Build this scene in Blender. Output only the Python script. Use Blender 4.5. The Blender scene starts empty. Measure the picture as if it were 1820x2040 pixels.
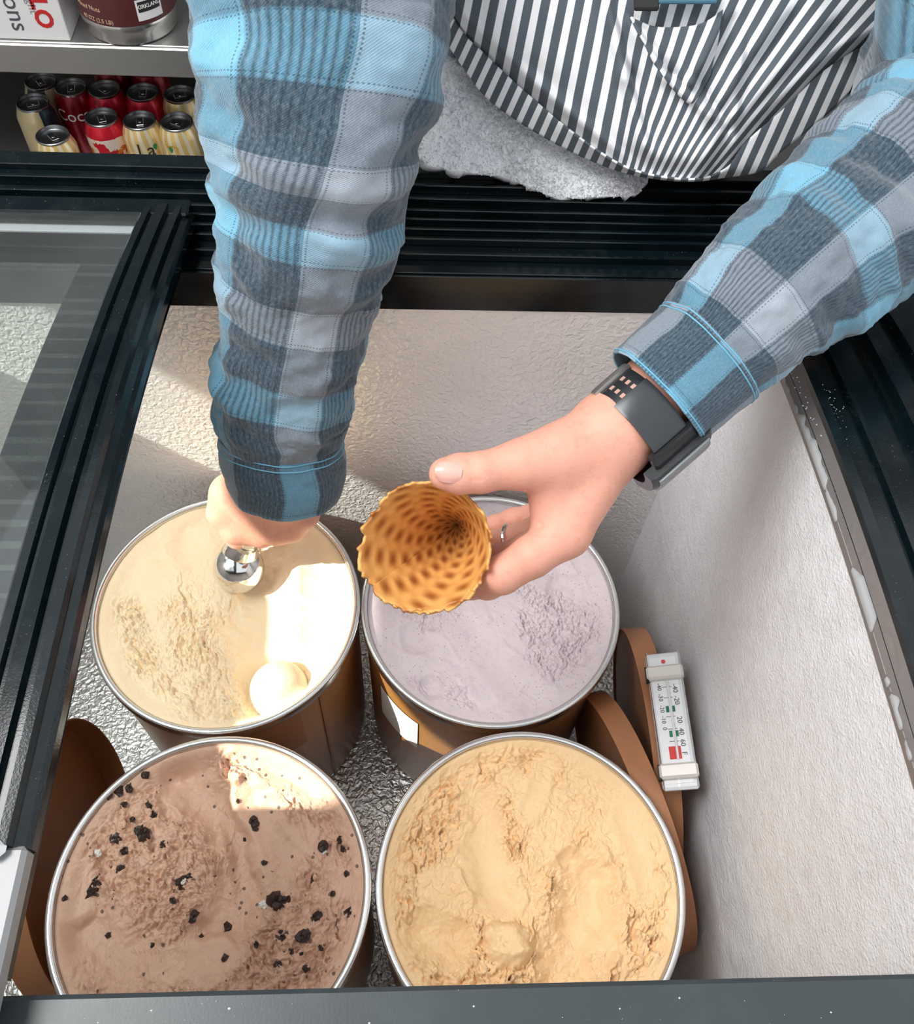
import bpy, math, random
import numpy as np
from mathutils import Vector, Matrix

# ------------------------------------------------------------------ camera, world, sun, exposure
SC = bpy.context.scene
COL = SC.collection
_p, _y, _r = [math.radians(a) for a in (57.2494, 3.1212, .2554)]
FPX = 1801.7
CAM_H = .7578
_f = np.array([0, math.cos(_p), -math.sin(_p)]); _rt = np.array([1., 0, 0]); _up = np.cross(_rt, _f)
FW = _f*math.cos(_y) + _rt*math.sin(_y); _rt2 = _rt*math.cos(_y) - _f*math.sin(_y)
RT = _rt2*math.cos(_r) + _up*math.sin(_r); UP = _up*math.cos(_r) - _rt2*math.sin(_r)
ORG = np.array([0, 0, CAM_H])

cam_d = bpy.data.cameras.new('camera'); cam = bpy.data.objects.new('camera', cam_d); COL.objects.link(cam)
cam_d.sensor_fit = 'HORIZONTAL'; cam_d.sensor_width = 36.0; cam_d.lens = 36.0*FPX/1820.0
cam_d.clip_start = .02; cam_d.clip_end = 100
cam.matrix_world = Matrix(((RT[0], UP[0], -FW[0], 0), (RT[1], UP[1], -FW[1], 0), (RT[2], UP[2], -FW[2], CAM_H), (0, 0, 0, 1)))
SC.camera = cam

world = bpy.data.worlds.new('world'); SC.world = world; world.use_nodes = True
_bg = world.node_tree.nodes['Background']; _bg.inputs[0].default_value = (.93, .97, 1.0, 1); _bg.inputs[1].default_value = .98

sun_d = bpy.data.lights.new('sun', 'SUN'); sun = bpy.data.objects.new('sun', sun_d); COL.objects.link(sun)
sun_d.energy = 13.0; sun_d.color = (1.0, .93, .82); sun_d.angle = math.radians(.6)
SUN = Vector((1.0, .30, -.98)).normalized()
sun.rotation_euler = SUN.to_track_quat('-Z', 'Y').to_euler(); sun.location = (-2, 0, 2.5)

area_d = bpy.data.lights.new('fill_light', 'AREA'); area = bpy.data.objects.new('fill_light', area_d); COL.objects.link(area)  # added area lamp, brightens the freezer interior and models the ice cream relief
area_d.shape = 'RECTANGLE'; area_d.size = .9; area_d.size_y = .8; area_d.energy = 29; area_d.color = (1.0, .985, .97)
area.location = (-.80, .22, 1.75); area.rotation_euler = (Vector((.05, .22, 0))-Vector((-.80, .22, 1.75))).to_track_quat('-Z', 'Y').to_euler()

SC.view_settings.view_transform = 'Standard'; SC.view_settings.look = 'None'
SC.view_settings.gamma = 1.0; SC.view_settings.use_curve_mapping = False
SC.view_settings.exposure = 0.12

# ------------------------------------------------------------------ helpers
rng = np.random.default_rng(7); random.seed(7)
def ray(u, v): return RT*(u-910)/FPX + UP*(1020-v)/FPX + FW
def W(u, v, d): return ORG + ray(u, v)*d                 # a point seen at (u, v), d metres in front of the lens
def on(u, v, ax, val):
    d = ray(u, v); return ORG + d*((val-ORG[ax])/d[ax])
def nrm(a): a = np.asarray(a, float); return a/np.linalg.norm(a)

def mesh_obj(name, V, F, mat=None, parent=None, smooth=False, uv=None):
    me = bpy.data.meshes.new(name)
    me.from_pydata([tuple(map(float, v)) for v in V], [], [tuple(map(int, f)) for f in F])
    if uv is not None:
        l = me.uv_layers.new(name='UVMap'); idx = np.empty(len(me.loops), np.int32); me.loops.foreach_get('vertex_index', idx)
        l.data.foreach_set('uv', np.asarray(uv, np.float32)[idx].ravel())
    if smooth: me.polygons.foreach_set('use_smooth', np.ones(len(me.polygons), bool))
    me.update()
    o = bpy.data.objects.new(name, me); COL.objects.link(o)
    if mat: me.materials.append(mat)
    if parent is not None: o.parent = parent
    return o
def empty(name, loc=(0, 0, 0)):
    o = bpy.data.objects.new(name, None); COL.objects.link(o); o.empty_display_size = .05; o['_loc'] = list(map(float, loc))
    return o
def tag(o, label=None, cat=None, group=None, kind=None):
    if label: o['label'] = label
    if cat: o['category'] = cat
    if group: o['group'] = group
    if kind: o['kind'] = kind
    return o
class MB:
    def __init__(s): s.V = []; s.F = []
    def add(s, V, F):
        b = len(s.V); s.V += [tuple(map(float, v)) for v in V]; s.F += [tuple(b+int(i) for i in f) for f in F]; return s
    def box(s, lo, hi, bev=0, M=None):
        x0, y0, z0 = lo; x1, y1, z1 = hi
        if bev <= 0:
            V = [(x, y, z) for z in (z0, z1) for y in (y0, y1) for x in (x0, x1)]
            F = [(0, 2, 3, 1), (4, 5, 7, 6), (0, 1, 5, 4), (2, 6, 7, 3), (0, 4, 6, 2), (1, 3, 7, 5)]
        else:
            b = bev
            def ringp(z, e):
                return [(x0+e, y0, z), (x1-e, y0, z), (x1, y0+e, z), (x1, y1-e, z), (x1-e, y1, z), (x0+e, y1, z), (x0, y1-e, z), (x0, y0+e, z)]
            def inset(z):
                return [(x0+b, y0+b, z), (x1-b, y0+b, z), (x1-b, y0+b, z), (x1-b, y1-b, z), (x1-b, y1-b, z), (x0+b, y1-b, z), (x0+b, y1-b, z), (x0+b, y0+b, z)]
            R = [inset(z0), ringp(z0+b, b), ringp(z1-b, b), inset(z1)]
            V = sum(R, []); F = []
            for k in range(3):
                for i in range(8):
                    j = (i+1) % 8; F.append((k*8+i, k*8+j, k*8+8+j, k*8+8+i))
            F.append(tuple(range(7, -1, -1))); F.append(tuple(range(24, 32)))
        if M is not None: V = [tuple(M @ Vector(v)) for v in V]
        return s.add(V, F)
    def lathe(s, prof, n=32, M=None, a0=0, a1=2*math.pi, cap=False):
        full = abs(a1-a0-2*math.pi) < 1e-6; m = n if full else n+1
        V = []
        for i in range(m):
            a = a0+(a1-a0)*i/n
            for r, z in prof: V.append((r*math.cos(a), r*math.sin(a), z))
        k = len(prof); F = []
        for i in range(n):
            j = (i+1) % m
            for q in range(k-1): F.append((i*k+q, j*k+q, j*k+q+1, i*k+q+1))
        if cap and full:
            F.append(tuple(i*k+k-1 for i in range(n))); F.append(tuple(i*k for i in range(n-1, -1, -1)))
        if M is not None: V = [tuple(M @ Vector(v)) for v in V]
        return s.add(V, F)
    def sweep(s, path, prof, sideN=None, closed_prof=True, caps=True):
        """prof: list of (a,b) offsets; path: list of (point, A axis, B axis)"""
        k = len(prof); V = []; F = []
        for P, A, B in path:
            for a, b in prof: V.append(tuple(np.asarray(P)+np.asarray(A)*a+np.asarray(B)*b))
        n = len(path)
        for i in range(n-1):
            for q in range(k if closed_prof else k-1):
                r = (q+1) % k; F.append((i*k+q, i*k+r, i*k+k+r, i*k+k+q))
        if caps and closed_prof:
            F.append(tuple(range(k-1, -1, -1))); F.append(tuple((n-1)*k+q for q in range(k)))
        return s.add(V, F)
    def tube(s, pts, r, n=8):
        pts = [np.asarray(p, float) for p in pts]; path = []; ref = None
        for i, p in enumerate(pts):
            t = nrm(pts[min(i+1, len(pts)-1)]-pts[max(i-1, 0)])
            if ref is None: ref = np.array([0, 0, 1.]) if abs(t[2]) < .9 else np.array([1., 0, 0])
            A = nrm(np.cross(t, ref)); B = np.cross(A, t); ref = np.cross(A, t) if False else ref
            rr = r[i] if hasattr(r, '__len__') else r
            path.append((p, A*rr, B*rr))
        prof = [(math.cos(2*math.pi*i/n), math.sin(2*math.pi*i/n)) for i in range(n)]
        return s.sweep(path, prof)
    def build(s, name, mat, parent=None, smooth=False, uv=None): return mesh_obj(name, s.V, s.F, mat, parent, smooth, uv)
def fix_normals(o):
    import bmesh
    bm = bmesh.new(); bm.from_mesh(o.data); bmesh.ops.recalc_face_normals(bm, faces=bm.faces); bm.to_mesh(o.data); bm.free(); return o
def autosmooth(o, ang=35):
    me = o.data; me.polygons.foreach_set('use_smooth', np.ones(len(me.polygons), bool))
    me.set_sharp_from_angle(angle=math.radians(ang)); return o

# numpy noise
_TAB = np.random.default_rng(3).random((256, 256))
def vnoise(x, y):
    xi = np.floor(x).astype(int); yi = np.floor(y).astype(int); fx = x-xi; fy = y-yi
    fx = fx*fx*fx*(fx*(fx*6-15)+10); fy = fy*fy*fy*(fy*(fy*6-15)+10)
    a = _TAB[xi & 255, yi & 255]; b = _TAB[(xi+1) & 255, yi & 255]; c = _TAB[xi & 255, (yi+1) & 255]; d = _TAB[(xi+1) & 255, (yi+1) & 255]
    return ((a*(1-fx)+b*fx)*(1-fy)+(c*(1-fx)+d*fx)*fy)*2-1
def fbm(x, y, o=4, g=.5, l=2.03):
    t = 0; a = 1
    for i in range(o): t = t+a*vnoise(x+17.3*i, y-9.1*i); a *= g; x = x*l; y = y*l
    return t
def sstep(a, b, x): t = np.clip((x-a)/(b-a), 0, 1); return t*t*(3-2*t)
def segdist(X, Y, a, b):
    ax, ay = a[0], a[1]; dx, dy = b[0]-ax, b[1]-ay; L = dx*dx+dy*dy+1e-12
    t = np.clip(((X-ax)*dx+(Y-ay)*dy)/L, 0, 1); return np.hypot(X-ax-t*dx, Y-ay-t*dy), t
def polydist(X, Y, pts):
    best = None; n = len(pts)-1
    for i in range(n):
        d, t = segdist(X, Y, pts[i], pts[i+1])
        if best is None: best = d; bt = (t+i)/n
        else: m = d < best; best = np.where(m, d, best); bt = np.where(m, (t+i)/n, bt)
    return best, bt
def catmull(P, n):
    P = np.asarray(P, float); m = len(P); out = []
    ts = np.linspace(0, m-1, n)
    for t in ts:
        i = min(int(t), m-2); u = t-i
        p0 = P[max(i-1, 0)]; p1 = P[i]; p2 = P[i+1]; p3 = P[min(i+2, m-1)]
        out.append(.5*((2*p1)+(-p0+p2)*u+(2*p0-5*p1+4*p2-p3)*u*u+(-p0+3*p1-3*p2+p3)*u**3))
    return np.array(out)

# surface nets over a signed distance grid
def surface_nets(fn, lo, hi, h):
    lo = np.asarray(lo, float); n = np.ceil((np.asarray(hi)-lo)/h).astype(int)+1
    gx, gy, gz = [lo[i]+h*np.arange(n[i]) for i in range(3)]
    X, Y, Z = np.meshgrid(gx, gy, gz, indexing='ij'); D = fn(X, Y, Z).astype(np.float32)
    S = D < 0; c = [k-1 for k in n]
    cnt = np.zeros(c, np.int8); 
    for a in (0, 1):
        for b in (0, 1):
            for d in (0, 1): cnt += S[a:a+c[0], b:b+c[1], d:d+c[2]]
    act = (cnt > 0) & (cnt < 8); I = np.argwhere(act); idx = -np.ones(c, np.int64); idx[act] = np.arange(len(I))
    acc = np.zeros((len(I), 3)); w = np.zeros(len(I))
    cor = [(a, b, d) for a in (0, 1) for b in (0, 1) for d in (0, 1)]
    for p in cor:
        for ax in range(3):
            if p[ax]: continue
            q = list(p); q[ax] = 1
            da = D[I[:, 0]+p[0], I[:, 1]+p[1], I[:, 2]+p[2]]; db = D[I[:, 0]+q[0], I[:, 1]+q[1], I[:, 2]+q[2]]
            m = (da < 0) != (db < 0); t = np.where(m, da/np.where(m, da-db, 1), 0)
            pos = np.array(p, float)[None]+np.zeros((len(I), 3)); pos[:, ax] += t
            acc[m] += pos[m]; w[m] += 1
    V = lo+(I+acc/w[:, None])*h; F = []
    for ax in range(3):
        u, v = (ax+1) % 3, (ax+2) % 3
        sl0 = [slice(1, c[k]) for k in range(3)]; sl0[ax] = slice(0, c[ax]); sl1 = list(sl0); sl1[ax] = slice(1, c[ax]+1)
        A = S[tuple(sl0)]; B = S[tuple(sl1)]; E = np.argwhere(A != B); off = np.ones(3, int); off[ax] = 0; E = E+off
        e1 = np.zeros(3, int); e1[u] = 1; e2 = np.zeros(3, int); e2[v] = 1
        g = lambda e: idx[e[:, 0], e[:, 1], e[:, 2]]
        q = np.stack([g(E-e1-e2), g(E-e2), g(E), g(E-e1)], 1)
        fl = ~S[E[:, 0], E[:, 1], E[:, 2]]; q[fl] = q[fl][:, ::-1]; F.append(q)
    F = np.concatenate(F); return V, F
def cap_sdf(X, Y, Z, a, b, ra, rb):
    a = np.asarray(a, float); b = np.asarray(b, float); d = b-a; L = d@d+1e-12
    t = np.clip(((X-a[0])*d[0]+(Y-a[1])*d[1]+(Z-a[2])*d[2])/L, 0, 1)
    return np.sqrt((X-a[0]-t*d[0])**2+(Y-a[1]-t*d[1])**2+(Z-a[2]-t*d[2])**2)-(ra+(rb-ra)*t)
def smin(a, b, k):
    h = np.clip(.5+.5*(b-a)/k, 0, 1); return b*(1-h)+a*h-k*h*(1-h)

# node material helper
class NT:
    def __init__(s, name):
        s.m = bpy.data.materials.new(name); s.m.use_nodes = True; s.t = s.m.node_tree; s.t.nodes.clear()
        s.out = s.t.nodes.new('ShaderNodeOutputMaterial')
    def n(s, typ, inp=None, **props):
        x = s.t.nodes.new('ShaderNode'+typ)
        for k, v in props.items(): setattr(x, k, v)
        if inp:
            for k, v in inp.items():
                i = x.inputs[k]
                if isinstance(v, bpy.types.NodeSocket): s.t.links.new(v, i)
                else: i.default_value = v
        return x
    def math(s, op, a, b=0.0, c=0.0, clamp=False): return s.n('Math', {0: a, 1: b, 2: c}, operation=op, use_clamp=clamp).outputs[0]
    def mix(s, f, a, b, blend='MIX'):
        x = s.n('Mix', {0: f, 6: a, 7: b}, data_type='RGBA', blend_type=blend); return x.outputs[2]
    def ramp(s, f, stops, interp='LINEAR'):
        x = s.n('ValToRGB', {0: f}); r = x.color_ramp; r.interpolation = interp
        while len(r.elements) > 1: r.elements.remove(r.elements[-1])
        r.elements[0].position = stops[0][0]; r.elements[0].color = c4(stops[0][1])
        for p, c in stops[1:]: e = r.elements.new(p); e.color = c4(c)
        return x.outputs[0]
    def noise(s, vec, scale, detail=3, rough=.5, dist=0): return s.n('TexNoise', {'Vector': vec, 'Scale': scale, 'Detail': detail, 'Roughness': rough, 'Distortion': dist}).outputs[0]
    def bump(s, hgt, strength=.3, dist=.002, nin=None):
        d = {'Height': hgt, 'Strength': strength, 'Distance': dist}
        if nin is not None: d['Normal'] = nin
        return s.n('Bump', d).outputs[0]
    def done(s, **kw):
        d = {}
        for k, v in kw.items(): d[{'base': 'Base Color', 'rough': 'Roughness', 'metal': 'Metallic', 'normal': 'Normal', 'coat': 'Coat Weight', 'sheen': 'Sheen Weight', 'sss': 'Subsurface Weight', 'spec': 'Specular IOR Level', 'alpha': 'Alpha', 'ior': 'IOR', 'sssr': 'Subsurface Radius', 'ssss': 'Subsurface Scale', 'trans': 'Transmission Weight', 'coatr': 'Coat Roughness'}[k]] = (c4(v) if k == 'base' and not isinstance(v, bpy.types.NodeSocket) else v)
        b = s.n('BsdfPrincipled', d); s.t.links.new(b.outputs[0], s.out.inputs[0]); s.b = b; return s.m
def c4(c): return (c[0], c[1], c[2], 1) if not hasattr(c, '__len__') or len(c) == 3 else tuple(c)
def srgb(r, g, b):
    f = lambda x: (x/255/12.92 if x/255 <= .04045 else ((x/255+.055)/1.055)**2.4); return (f(r), f(g), f(b))
def plain(name, col, rough=.5, metal=0, **kw): return NT(name).done(base=col, rough=rough, metal=metal, **kw)

def m_alu(name, col, bs=230, strength=.35, rough=.36, metal=.75, frost=0):
    t = NT(name); co = t.n('TexCoord').outputs['Object']
    nz = t.noise(co, bs, 1.5, .5, .6); n2 = t.noise(co, 9, 4, .6)
    base = t.mix(n2, c4([x*.86 for x in col]), c4([min(1, x*1.08) for x in col]))
    return t.done(base=base, rough=rough, metal=metal, normal=t.bump(nz, strength, .003))
def m_frost(name):
    t = NT(name); co = t.n('TexCoord').outputs['Object']
    mp = t.n('Mapping', {'Vector': co, 'Scale': (1, 1, .35)}).outputs[0]
    n1 = t.noise(mp, 14, 5, .65, .4); n2 = t.noise(co, 420, 2, .6); n3 = t.noise(co, 60, 4, .7)
    base = t.mix(n1, (.66, .66, .68, 1), (.95, .97, 1.0, 1))
    h = t.math('ADD', t.math('MULTIPLY', n3, 1.0), t.math('MULTIPLY', n2, .5))
    return t.done(base=base, rough=.48, metal=t.math('MULTIPLY_ADD', n3, -.5, .32, clamp=True), normal=t.bump(h, .55, .004))
def m_black(name, col=(.006, .016, .021), rough=.22, speck=True):
    t = NT(name); co = t.n('TexCoord').outputs['Object']
    n1 = t.noise(co, 900, 2, .6); n2 = t.noise(co, 30, 5, .7); n3 = t.noise(co, 14, 3, .6)
    sp = t.math('MULTIPLY', t.math('GREATER_THAN', n1, .735), t.math('GREATER_THAN', n3, .5))
    base = t.mix(t.math('MULTIPLY', sp, .5), c4(col), (.5, .52, .53, 1))
    base = t.mix(t.math('MULTIPLY', t.math('SUBTRACT', n2, .5, clamp=True), .10), base, (.35, .42, .45, 1))
    return t.done(base=base, rough=t.math('MULTIPLY_ADD', n2, .16, rough-.10), normal=t.bump(n1, .04, .001), spec=.5)
M = {}
M['liner'] = m_alu('stucco_aluminium', (.93, .92, .915), 210, .6, .38, .35)
M['floor_alu'] = m_alu('hammered_floor', (.62, .60, .58), 190, .6, .3, .8)
M['frost'] = m_frost('frosted_liner')
M['black'] = m_black('black_frame_plastic', (.0025, .007, .009), .16)
M['black2'] = m_black('black_lid_plastic', (.0025, .007, .009), .14)
M['grey_bar'] = m_black('grey_front_bar', (.035, .045, .05), .38)
M['strip'] = m_alu('frame_strip', (.26, .24, .23), 90, .2, .4, .5)
M['cabinet'] = plain('cabinet_white', (.7, .7, .7), .4)
M['steel'] = m_alu('brushed_steel', (.50, .485, .47), 25, .05, .32, .85)
M['rim'] = plain('tub_rim_metal', (.78, .78, .77), .25, 1.0)
M['dark'] = plain('dark_interior', (.012, .012, .012), .7)
def m_glass():
    t = NT('lid_glass'); bf_ = t.n('NewGeometry').outputs['Backfacing']; fr = t.n('Fresnel', {'IOR': t.math('MULTIPLY_ADD', bf_, 1/1.5-1.5, 1.5)}).outputs[0]
    co = t.n('TexCoord').outputs['Object']; n = t.noise(co, 12, 5, .7)
    tr = t.n('BsdfTransparent', {'Color': (.965, .985, .98, 1)}).outputs[0]; gl = t.n('BsdfGlossy', {'Color': (1, 1, 1, 1), 'Roughness': .02}).outputs[0]
    df = t.n('BsdfDiffuse', {'Color': (.8, .85, .85, 1)}).outputs[0]
    a = t.n('MixShader', {0: t.math('MULTIPLY', n, .05), 1: tr, 2: df}).outputs[0]
    t.t.links.new(t.n('MixShader', {0: fr, 1: a, 2: gl}).outputs[0], t.out.inputs[0]); return t.m
M['glass'] = m_glass()
def m_card(name, col, coat=.5):
    t = NT(name); co = t.n('TexCoord').outputs['Object']
    n1 = t.noise(co, 25, 5, .65); n2 = t.noise(co, 500, 2, .5)
    base = t.mix(n1, c4([x*.72 for x in col]), c4([x*1.2 for x in col]))
    return t.done(base=base, rough=.42, coat=coat, coatr=.35, normal=t.bump(n2, .08, .001))
M['card'] = m_card('kraft_card', srgb(172, 118, 62))
M['card2'] = m_card('kraft_lid', srgb(166, 112, 74), .15)
M['label'] = plain('paper_label', (.82, .82, .8), .6)

# ------------------------------------------------------------------ the setting
XR, XL, YB, YF, ZF = .262, -.515, .525, -.02, -.262
def arch(y): return .317-.0375*np.clip((np.asarray(y, float)-.2)/.33, 0, 2)**2
GROUND = -.60
tag(MB().box((-3, -3, GROUND-.05), (3, 3.2, GROUND)).build('floor', m_alu('floor_tiles', (.2, .19, .18), 6, .1, .6, 0)), kind='structure')
b = MB().box((-3, 1.86, GROUND), (3, 1.95, 2.2)); tag(b.build('wall_back', plain('back_wall_paint', (.10, .10, .10), .6)), kind='structure')
# added unseen wall and frame at the left; the opening shapes the sun patch
wl = MB(); wx0, wx1 = -1.22, -1.2; wy0, wy1, wz0, wz1 = -.145, .62, .60, 1.158
wl.box((wx0, -1.2, GROUND), (wx1, wy0, 2.2)).box((wx0, wy1, GROUND), (wx1, 1.86, 2.2)).box((wx0, wy0, GROUND), (wx1, wy1, wz0)).box((wx0, wy0, wz1), (wx1, wy1, 2.2))
tag(wl.build('sun_mask_wall', plain('sun_mask_paint', (.7, .69, .67), .6)), kind='structure')
wf = MB(); fw = .03
wf.box((wx0-.01, wy0-fw, wz0-fw), (wx1+.01, wy0, wz1+fw)).box((wx0-.01, wy1, wz0-fw), (wx1+.01, wy1+fw, wz1+fw)).box((wx0-.01, wy0, wz0-fw), (wx1+.01, wy1, wz0)).box((wx0-.01, wy0, wz1), (wx1+.01, wy1, wz1+fw))
tag(wf.build('sun_opening_frame', plain('sun_opening_trim', (.6, .6, .6), .4)), kind='structure')

# ------------------------------------------------------------------ freezer
fz = tag(empty('chest_freezer'), 'open chest freezer with black ribbed frame and stucco aluminium liner', 'freezer')
T = .012
MB().box((XL-T, YB, ZF-T), (XR+T, YB+T, .268)).build('liner_back_wall', M['liner'], fz)
def side_wall(x0, x1, name, mat):
    ys = np.linspace(YF-T, YB+T, 24); V = []; F = []
    for y in ys:
        z1 = float(arch(y))-.012
        V += [(x0, y, ZF-T), (x1, y, ZF-T), (x1, y, z1), (x0, y, z1)]
    for i in range(len(ys)-1):
        for q in range(4): F.append((i*4+q, i*4+(q+1) % 4, i*4+4+(q+1) % 4, i*4+4+q))
    F.append((3, 2, 1, 0)); k = (len(ys)-1)*4; F.append((k, k+1, k+2, k+3))
    return fix_normals(mesh_obj(name, V, F, mat, fz))
side_wall(XR, XR+T, 'liner_side_wall', M['frost'])
side_wall(XL-T, XL, 'liner_side_wall', M['liner'])
MB().box((XL-T, YF-T, ZF-T), (XR+T, YF, .30)).build('liner_front_wall', M['liner'], fz)
MB().box((XL-T, YF-T, ZF-T), (XR+T, YB+T, ZF)).build('liner_floor', M['floor_alu'], fz)
MB().box((XL-.08, YF-.07, GROUND), (XR+.13, YB+.115, ZF-T-.005)).build('cabinet_base', M['cabinet'], fz)
cb = MB(); cb.box((XL-.08, YB+.02, ZF-.02), (XR+.13, YB+.115, .255)).box((XR+T+.004, YF-.07, ZF-.02), (XR+.13, YB+.02, .262)).box((XL-.08, YF-.07, ZF-.02), (XL-T-.004, YB+.02, .262)).box((XL-T, YF-.07, ZF-.02), (XR+T, YF-T-.003, .27))
cb.build('cabinet_wall', M['cabinet'], fz)
# back frame: ribbed profile extruded along X, rib by rib
xb0, xb1 = XL-.085, XR+.135
Z0 = .281
ribs = [  # (y0, y1, z)
 (.5235, .5275, .279), (.5275, .540, .2765), (.540, .5425, .2825), (.5425, .5555, .2775), (.5555, .558, .284), (.558, .5655, .279), (.5655, .568, .285),
 (.568, .577, .2785), (.577, .5795, .285), (.5795, .5865, .2795), (.5865, .589, .286), (.589, .599, .279), (.599, .602, .287), (.602, .614, .280), (.614, .617, .288), (.617, .632, .281), (.632, .648, .286)]
bf = MB()
for y0, y1, z in ribs: bf.box((xb0, y0, .24), (xb1, y1, z), .0006)
bf.box((xb0, .521, .262), (xb1, .5236, .2775), .0006)
bf.build('back_frame', M['black'], fz)
# side frames follow the arch
def side_frame(x, sgn, name):
    prof = [(.001, -.03), (.001, -.006), (.005, -.001), (.0055, .006), (.012, .0065), (.015, -.002), (.029, -.002), (.0305, .0025), (.0335, .0025), (.035, -.003), (.058, -.003), (.061, .007), (.066, .007), (.069, -.001), (.085, -.001), (.088, .006), (.118, .006), (.124, -.03)]
    prof = [(a*sgn, c) for a, c in prof]
    path = [((x, y, float(arch(y))), (1, 0, 0), (0, 0, 1)) for y in np.linspace(YF-.06, .524, 40)]
    o = MB().sweep(path, prof).build(name, M['black'], fz); fix_normals(o); autosmooth(o, 25)
    # aluminium edge strip with frost
    pr = [(-.0015, -.016), (-.0015, -.0105), (.0052, .0012), (.0056, -.016)]
    o2 = MB().sweep(path, [(a*sgn, c) for a, c in pr]).build('edge_strip', M['strip'], fz); fix_normals(o2)
side_frame(XR, 1, 'side_frame'); side_frame(XL, -1, 'side_frame')
# frost crust on the right edge strip
ys = np.linspace(.1, .5, 320); V = []; F = []
for i, y in enumerate(ys):
    z = float(arch(y)); w = .0030*min(1, max(0, .25+1.5*float(vnoise(np.array(y*30.), np.array(2.3)))+.5*float(vnoise(np.array(y*170.), np.array(7.3))))); k = min(1, w/.0006)
    V += [(XR-.0012-.0006*k, y, z-.0125), (XR-.0012-.0011*k, y, z-.0098), (XR-.0016+w*.75, y, z-.0098+w*1.55), (XR+w*.6, y, z-.013+w*1.3)]
for i in range(len(ys)-1):
    for q in range(3): F.append((i*4+q, i*4+4+q, i*4+5+q, i*4+1+q))
fo = mesh_obj('frost_crust', V, F, plain('frost_white', (.36, .36, .365), .8), fz, True); tag(fo, 'white frost crust along the edge strip')
# loose frost grains on the right frame and the front bar
gg = np.random.default_rng(21); SV = []; SF = []
def grain(p, r):
    b0 = len(SV); SV.extend([(p[0]+r, p[1], p[2]), (p[0], p[1]+r*.8, p[2]), (p[0]-r, p[1], p[2]), (p[0], p[1]-r*.8, p[2]), (p[0], p[1], p[2]+r*.9)]); SF.extend([(b0+i, b0+(i+1) % 4, b0+4) for i in range(4)])
for i in range(260):
    t = gg.normal()*.5; u = 1632+t*34+gg.normal()*13; v = 800+t*62+gg.normal()*16; z = .305
    for _ in range(5): q = on(u, v, 2, z); z = float(arch(q[1]))-.0022
    grain(q, .0003+.0005*gg.random())
for i in range(70): grain((xb0+(xb1-xb0)*gg.random(), -.012+.048*gg.random(), .3168), .0004+.0006*gg.random()*gg.random())
tag(mesh_obj('frost_grains', SV, SF, plain('frost_grain', (.85, .86, .88), .5), fz), kind='stuff')
# front bar
fbz = .317
fb = MB(); fb.box((xb0, -.018, .27), (xb1, .0395, fbz), .002); fb.build('front_bar', M['grey_bar'], fz)
MB().box((xb0, -.06, .27), (xb1, -.0185, .312), .003).build('front_bar_ledge', plain('front_ledge', (.42, .42, .41), .4), fz)

# ------------------------------------------------------------------ sliding glass lids
def lid(name, x0, x1, zoff, label, rail_prof, mat, group, ye=.566, ys0=.045):
    e = tag(empty(name), label, 'lid', group)
    yy = np.linspace(.045, ye-.006, 32); V = []; F = []; uvx = np.linspace(x0+.012, x1-.034, 2)
    for y in yy:
        z = float(arch(y))+zoff
        V += [(uvx[0], y, z), (uvx[1], y, z), (uvx[0], y, z+.004), (uvx[1], y, z+.004)]
    for i in range(len(yy)-1):
        k = i*4; F += [(k, k+1, k+5, k+4), (k+2, k+6, k+7, k+3), (k, k+4, k+6, k+2), (k+1, k+3, k+7, k+5)]
    F += [(0, 2, 3, 1), (k+4, k+5, k+7, k+6)]
    g = mesh_obj('glass_pane', V, F, M['glass'], e, True); fix_normals(g); autosmooth(g, 40)
    path = [((x1, y, float(arch(y))+zoff), (1, 0, 0), (0, 0, 1)) for y in np.linspace(ys0, ye, 40)]
    o = MB().sweep(path, rail_prof).build('side_rail', mat, e); fix_normals(o); autosmooth(o, 25)
    path = [((x0, y, float(arch(y))+zoff), (-1, 0, 0), (0, 0, 1)) for y in np.linspace(.045, ye, 40)]
    o = MB().sweep(path, [(0, -.006), (0, .008), (-.014, .008), (-.014, -.006)]).build('side_rail', mat, e); fix_normals(o)
    zb = float(arch(ye))+zoff
    if ye > .55: MB().box((x0, ye-.010, zb-.004), (x1-.002, ye+.008, zb+.008), .0015).build('back_rail', mat, e)
    zf = float(arch(.03))+zoff
    return e, zb, zf
rail = [(-.036, -.006), (-.036, .006), (-.0345, .0075), (-.030, .0075), (-.0285, .0045), (-.0265, .0045), (-.025, .0085), (-.0175, .0095), (-.016, .005), (-.0125, .005), (-.0115, .0085), (-.0075, .008), (-.006, .003), (-.002, .001), (0, -.002), (0, -.009), (-.005, -.009), (-.005, -.006)]
lidA, zb, zf = lid('glass_lid', XL-.01, -.163, .023, 'upper sliding glass lid with curved black ribbed rail', rail, M['black2'], None, ys0=.094)
MB().box((XL-.01, .022, zf-.008), (-.163, .0945, zf+.004), .002).build('front_rail', plain('lid_front_grey', (.24, .245, .25), .32), lidA)
MB().box((-.197, .088, zf+.0045), (-.170, .0965, zf+.0105), .003).build('rail_end_cap', plain('end_cap', (.6, .62, .63), .3), lidA)
rail2 = [(-.070, -.004), (-.070, .004), (-.002, .004), (0, -.004)]
lidB, zb2, zf2 = lid('glass_lid', XL-.005, -.168, .003, 'lower sliding glass lid tucked under the upper one', rail2, M['black2'], None, .520)
MB().box((XL, .5495, .2868), (-.172, .5655, .2893), .0006).build('back_strip', plain('pale_strip', (.50, .51, .53), .35), lidB)
MB().box((XL, .5665, .2868), (-.172, .584, .2893), .0006).build('back_strip', plain('pale_strip_b', (.58, .59, .62), .35), lidB)
MB().box((XL, .022, zf2-.004), (-.172, .046, zf2+.004), .001).build('front_rail', M['grey_bar'], lidB)

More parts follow.
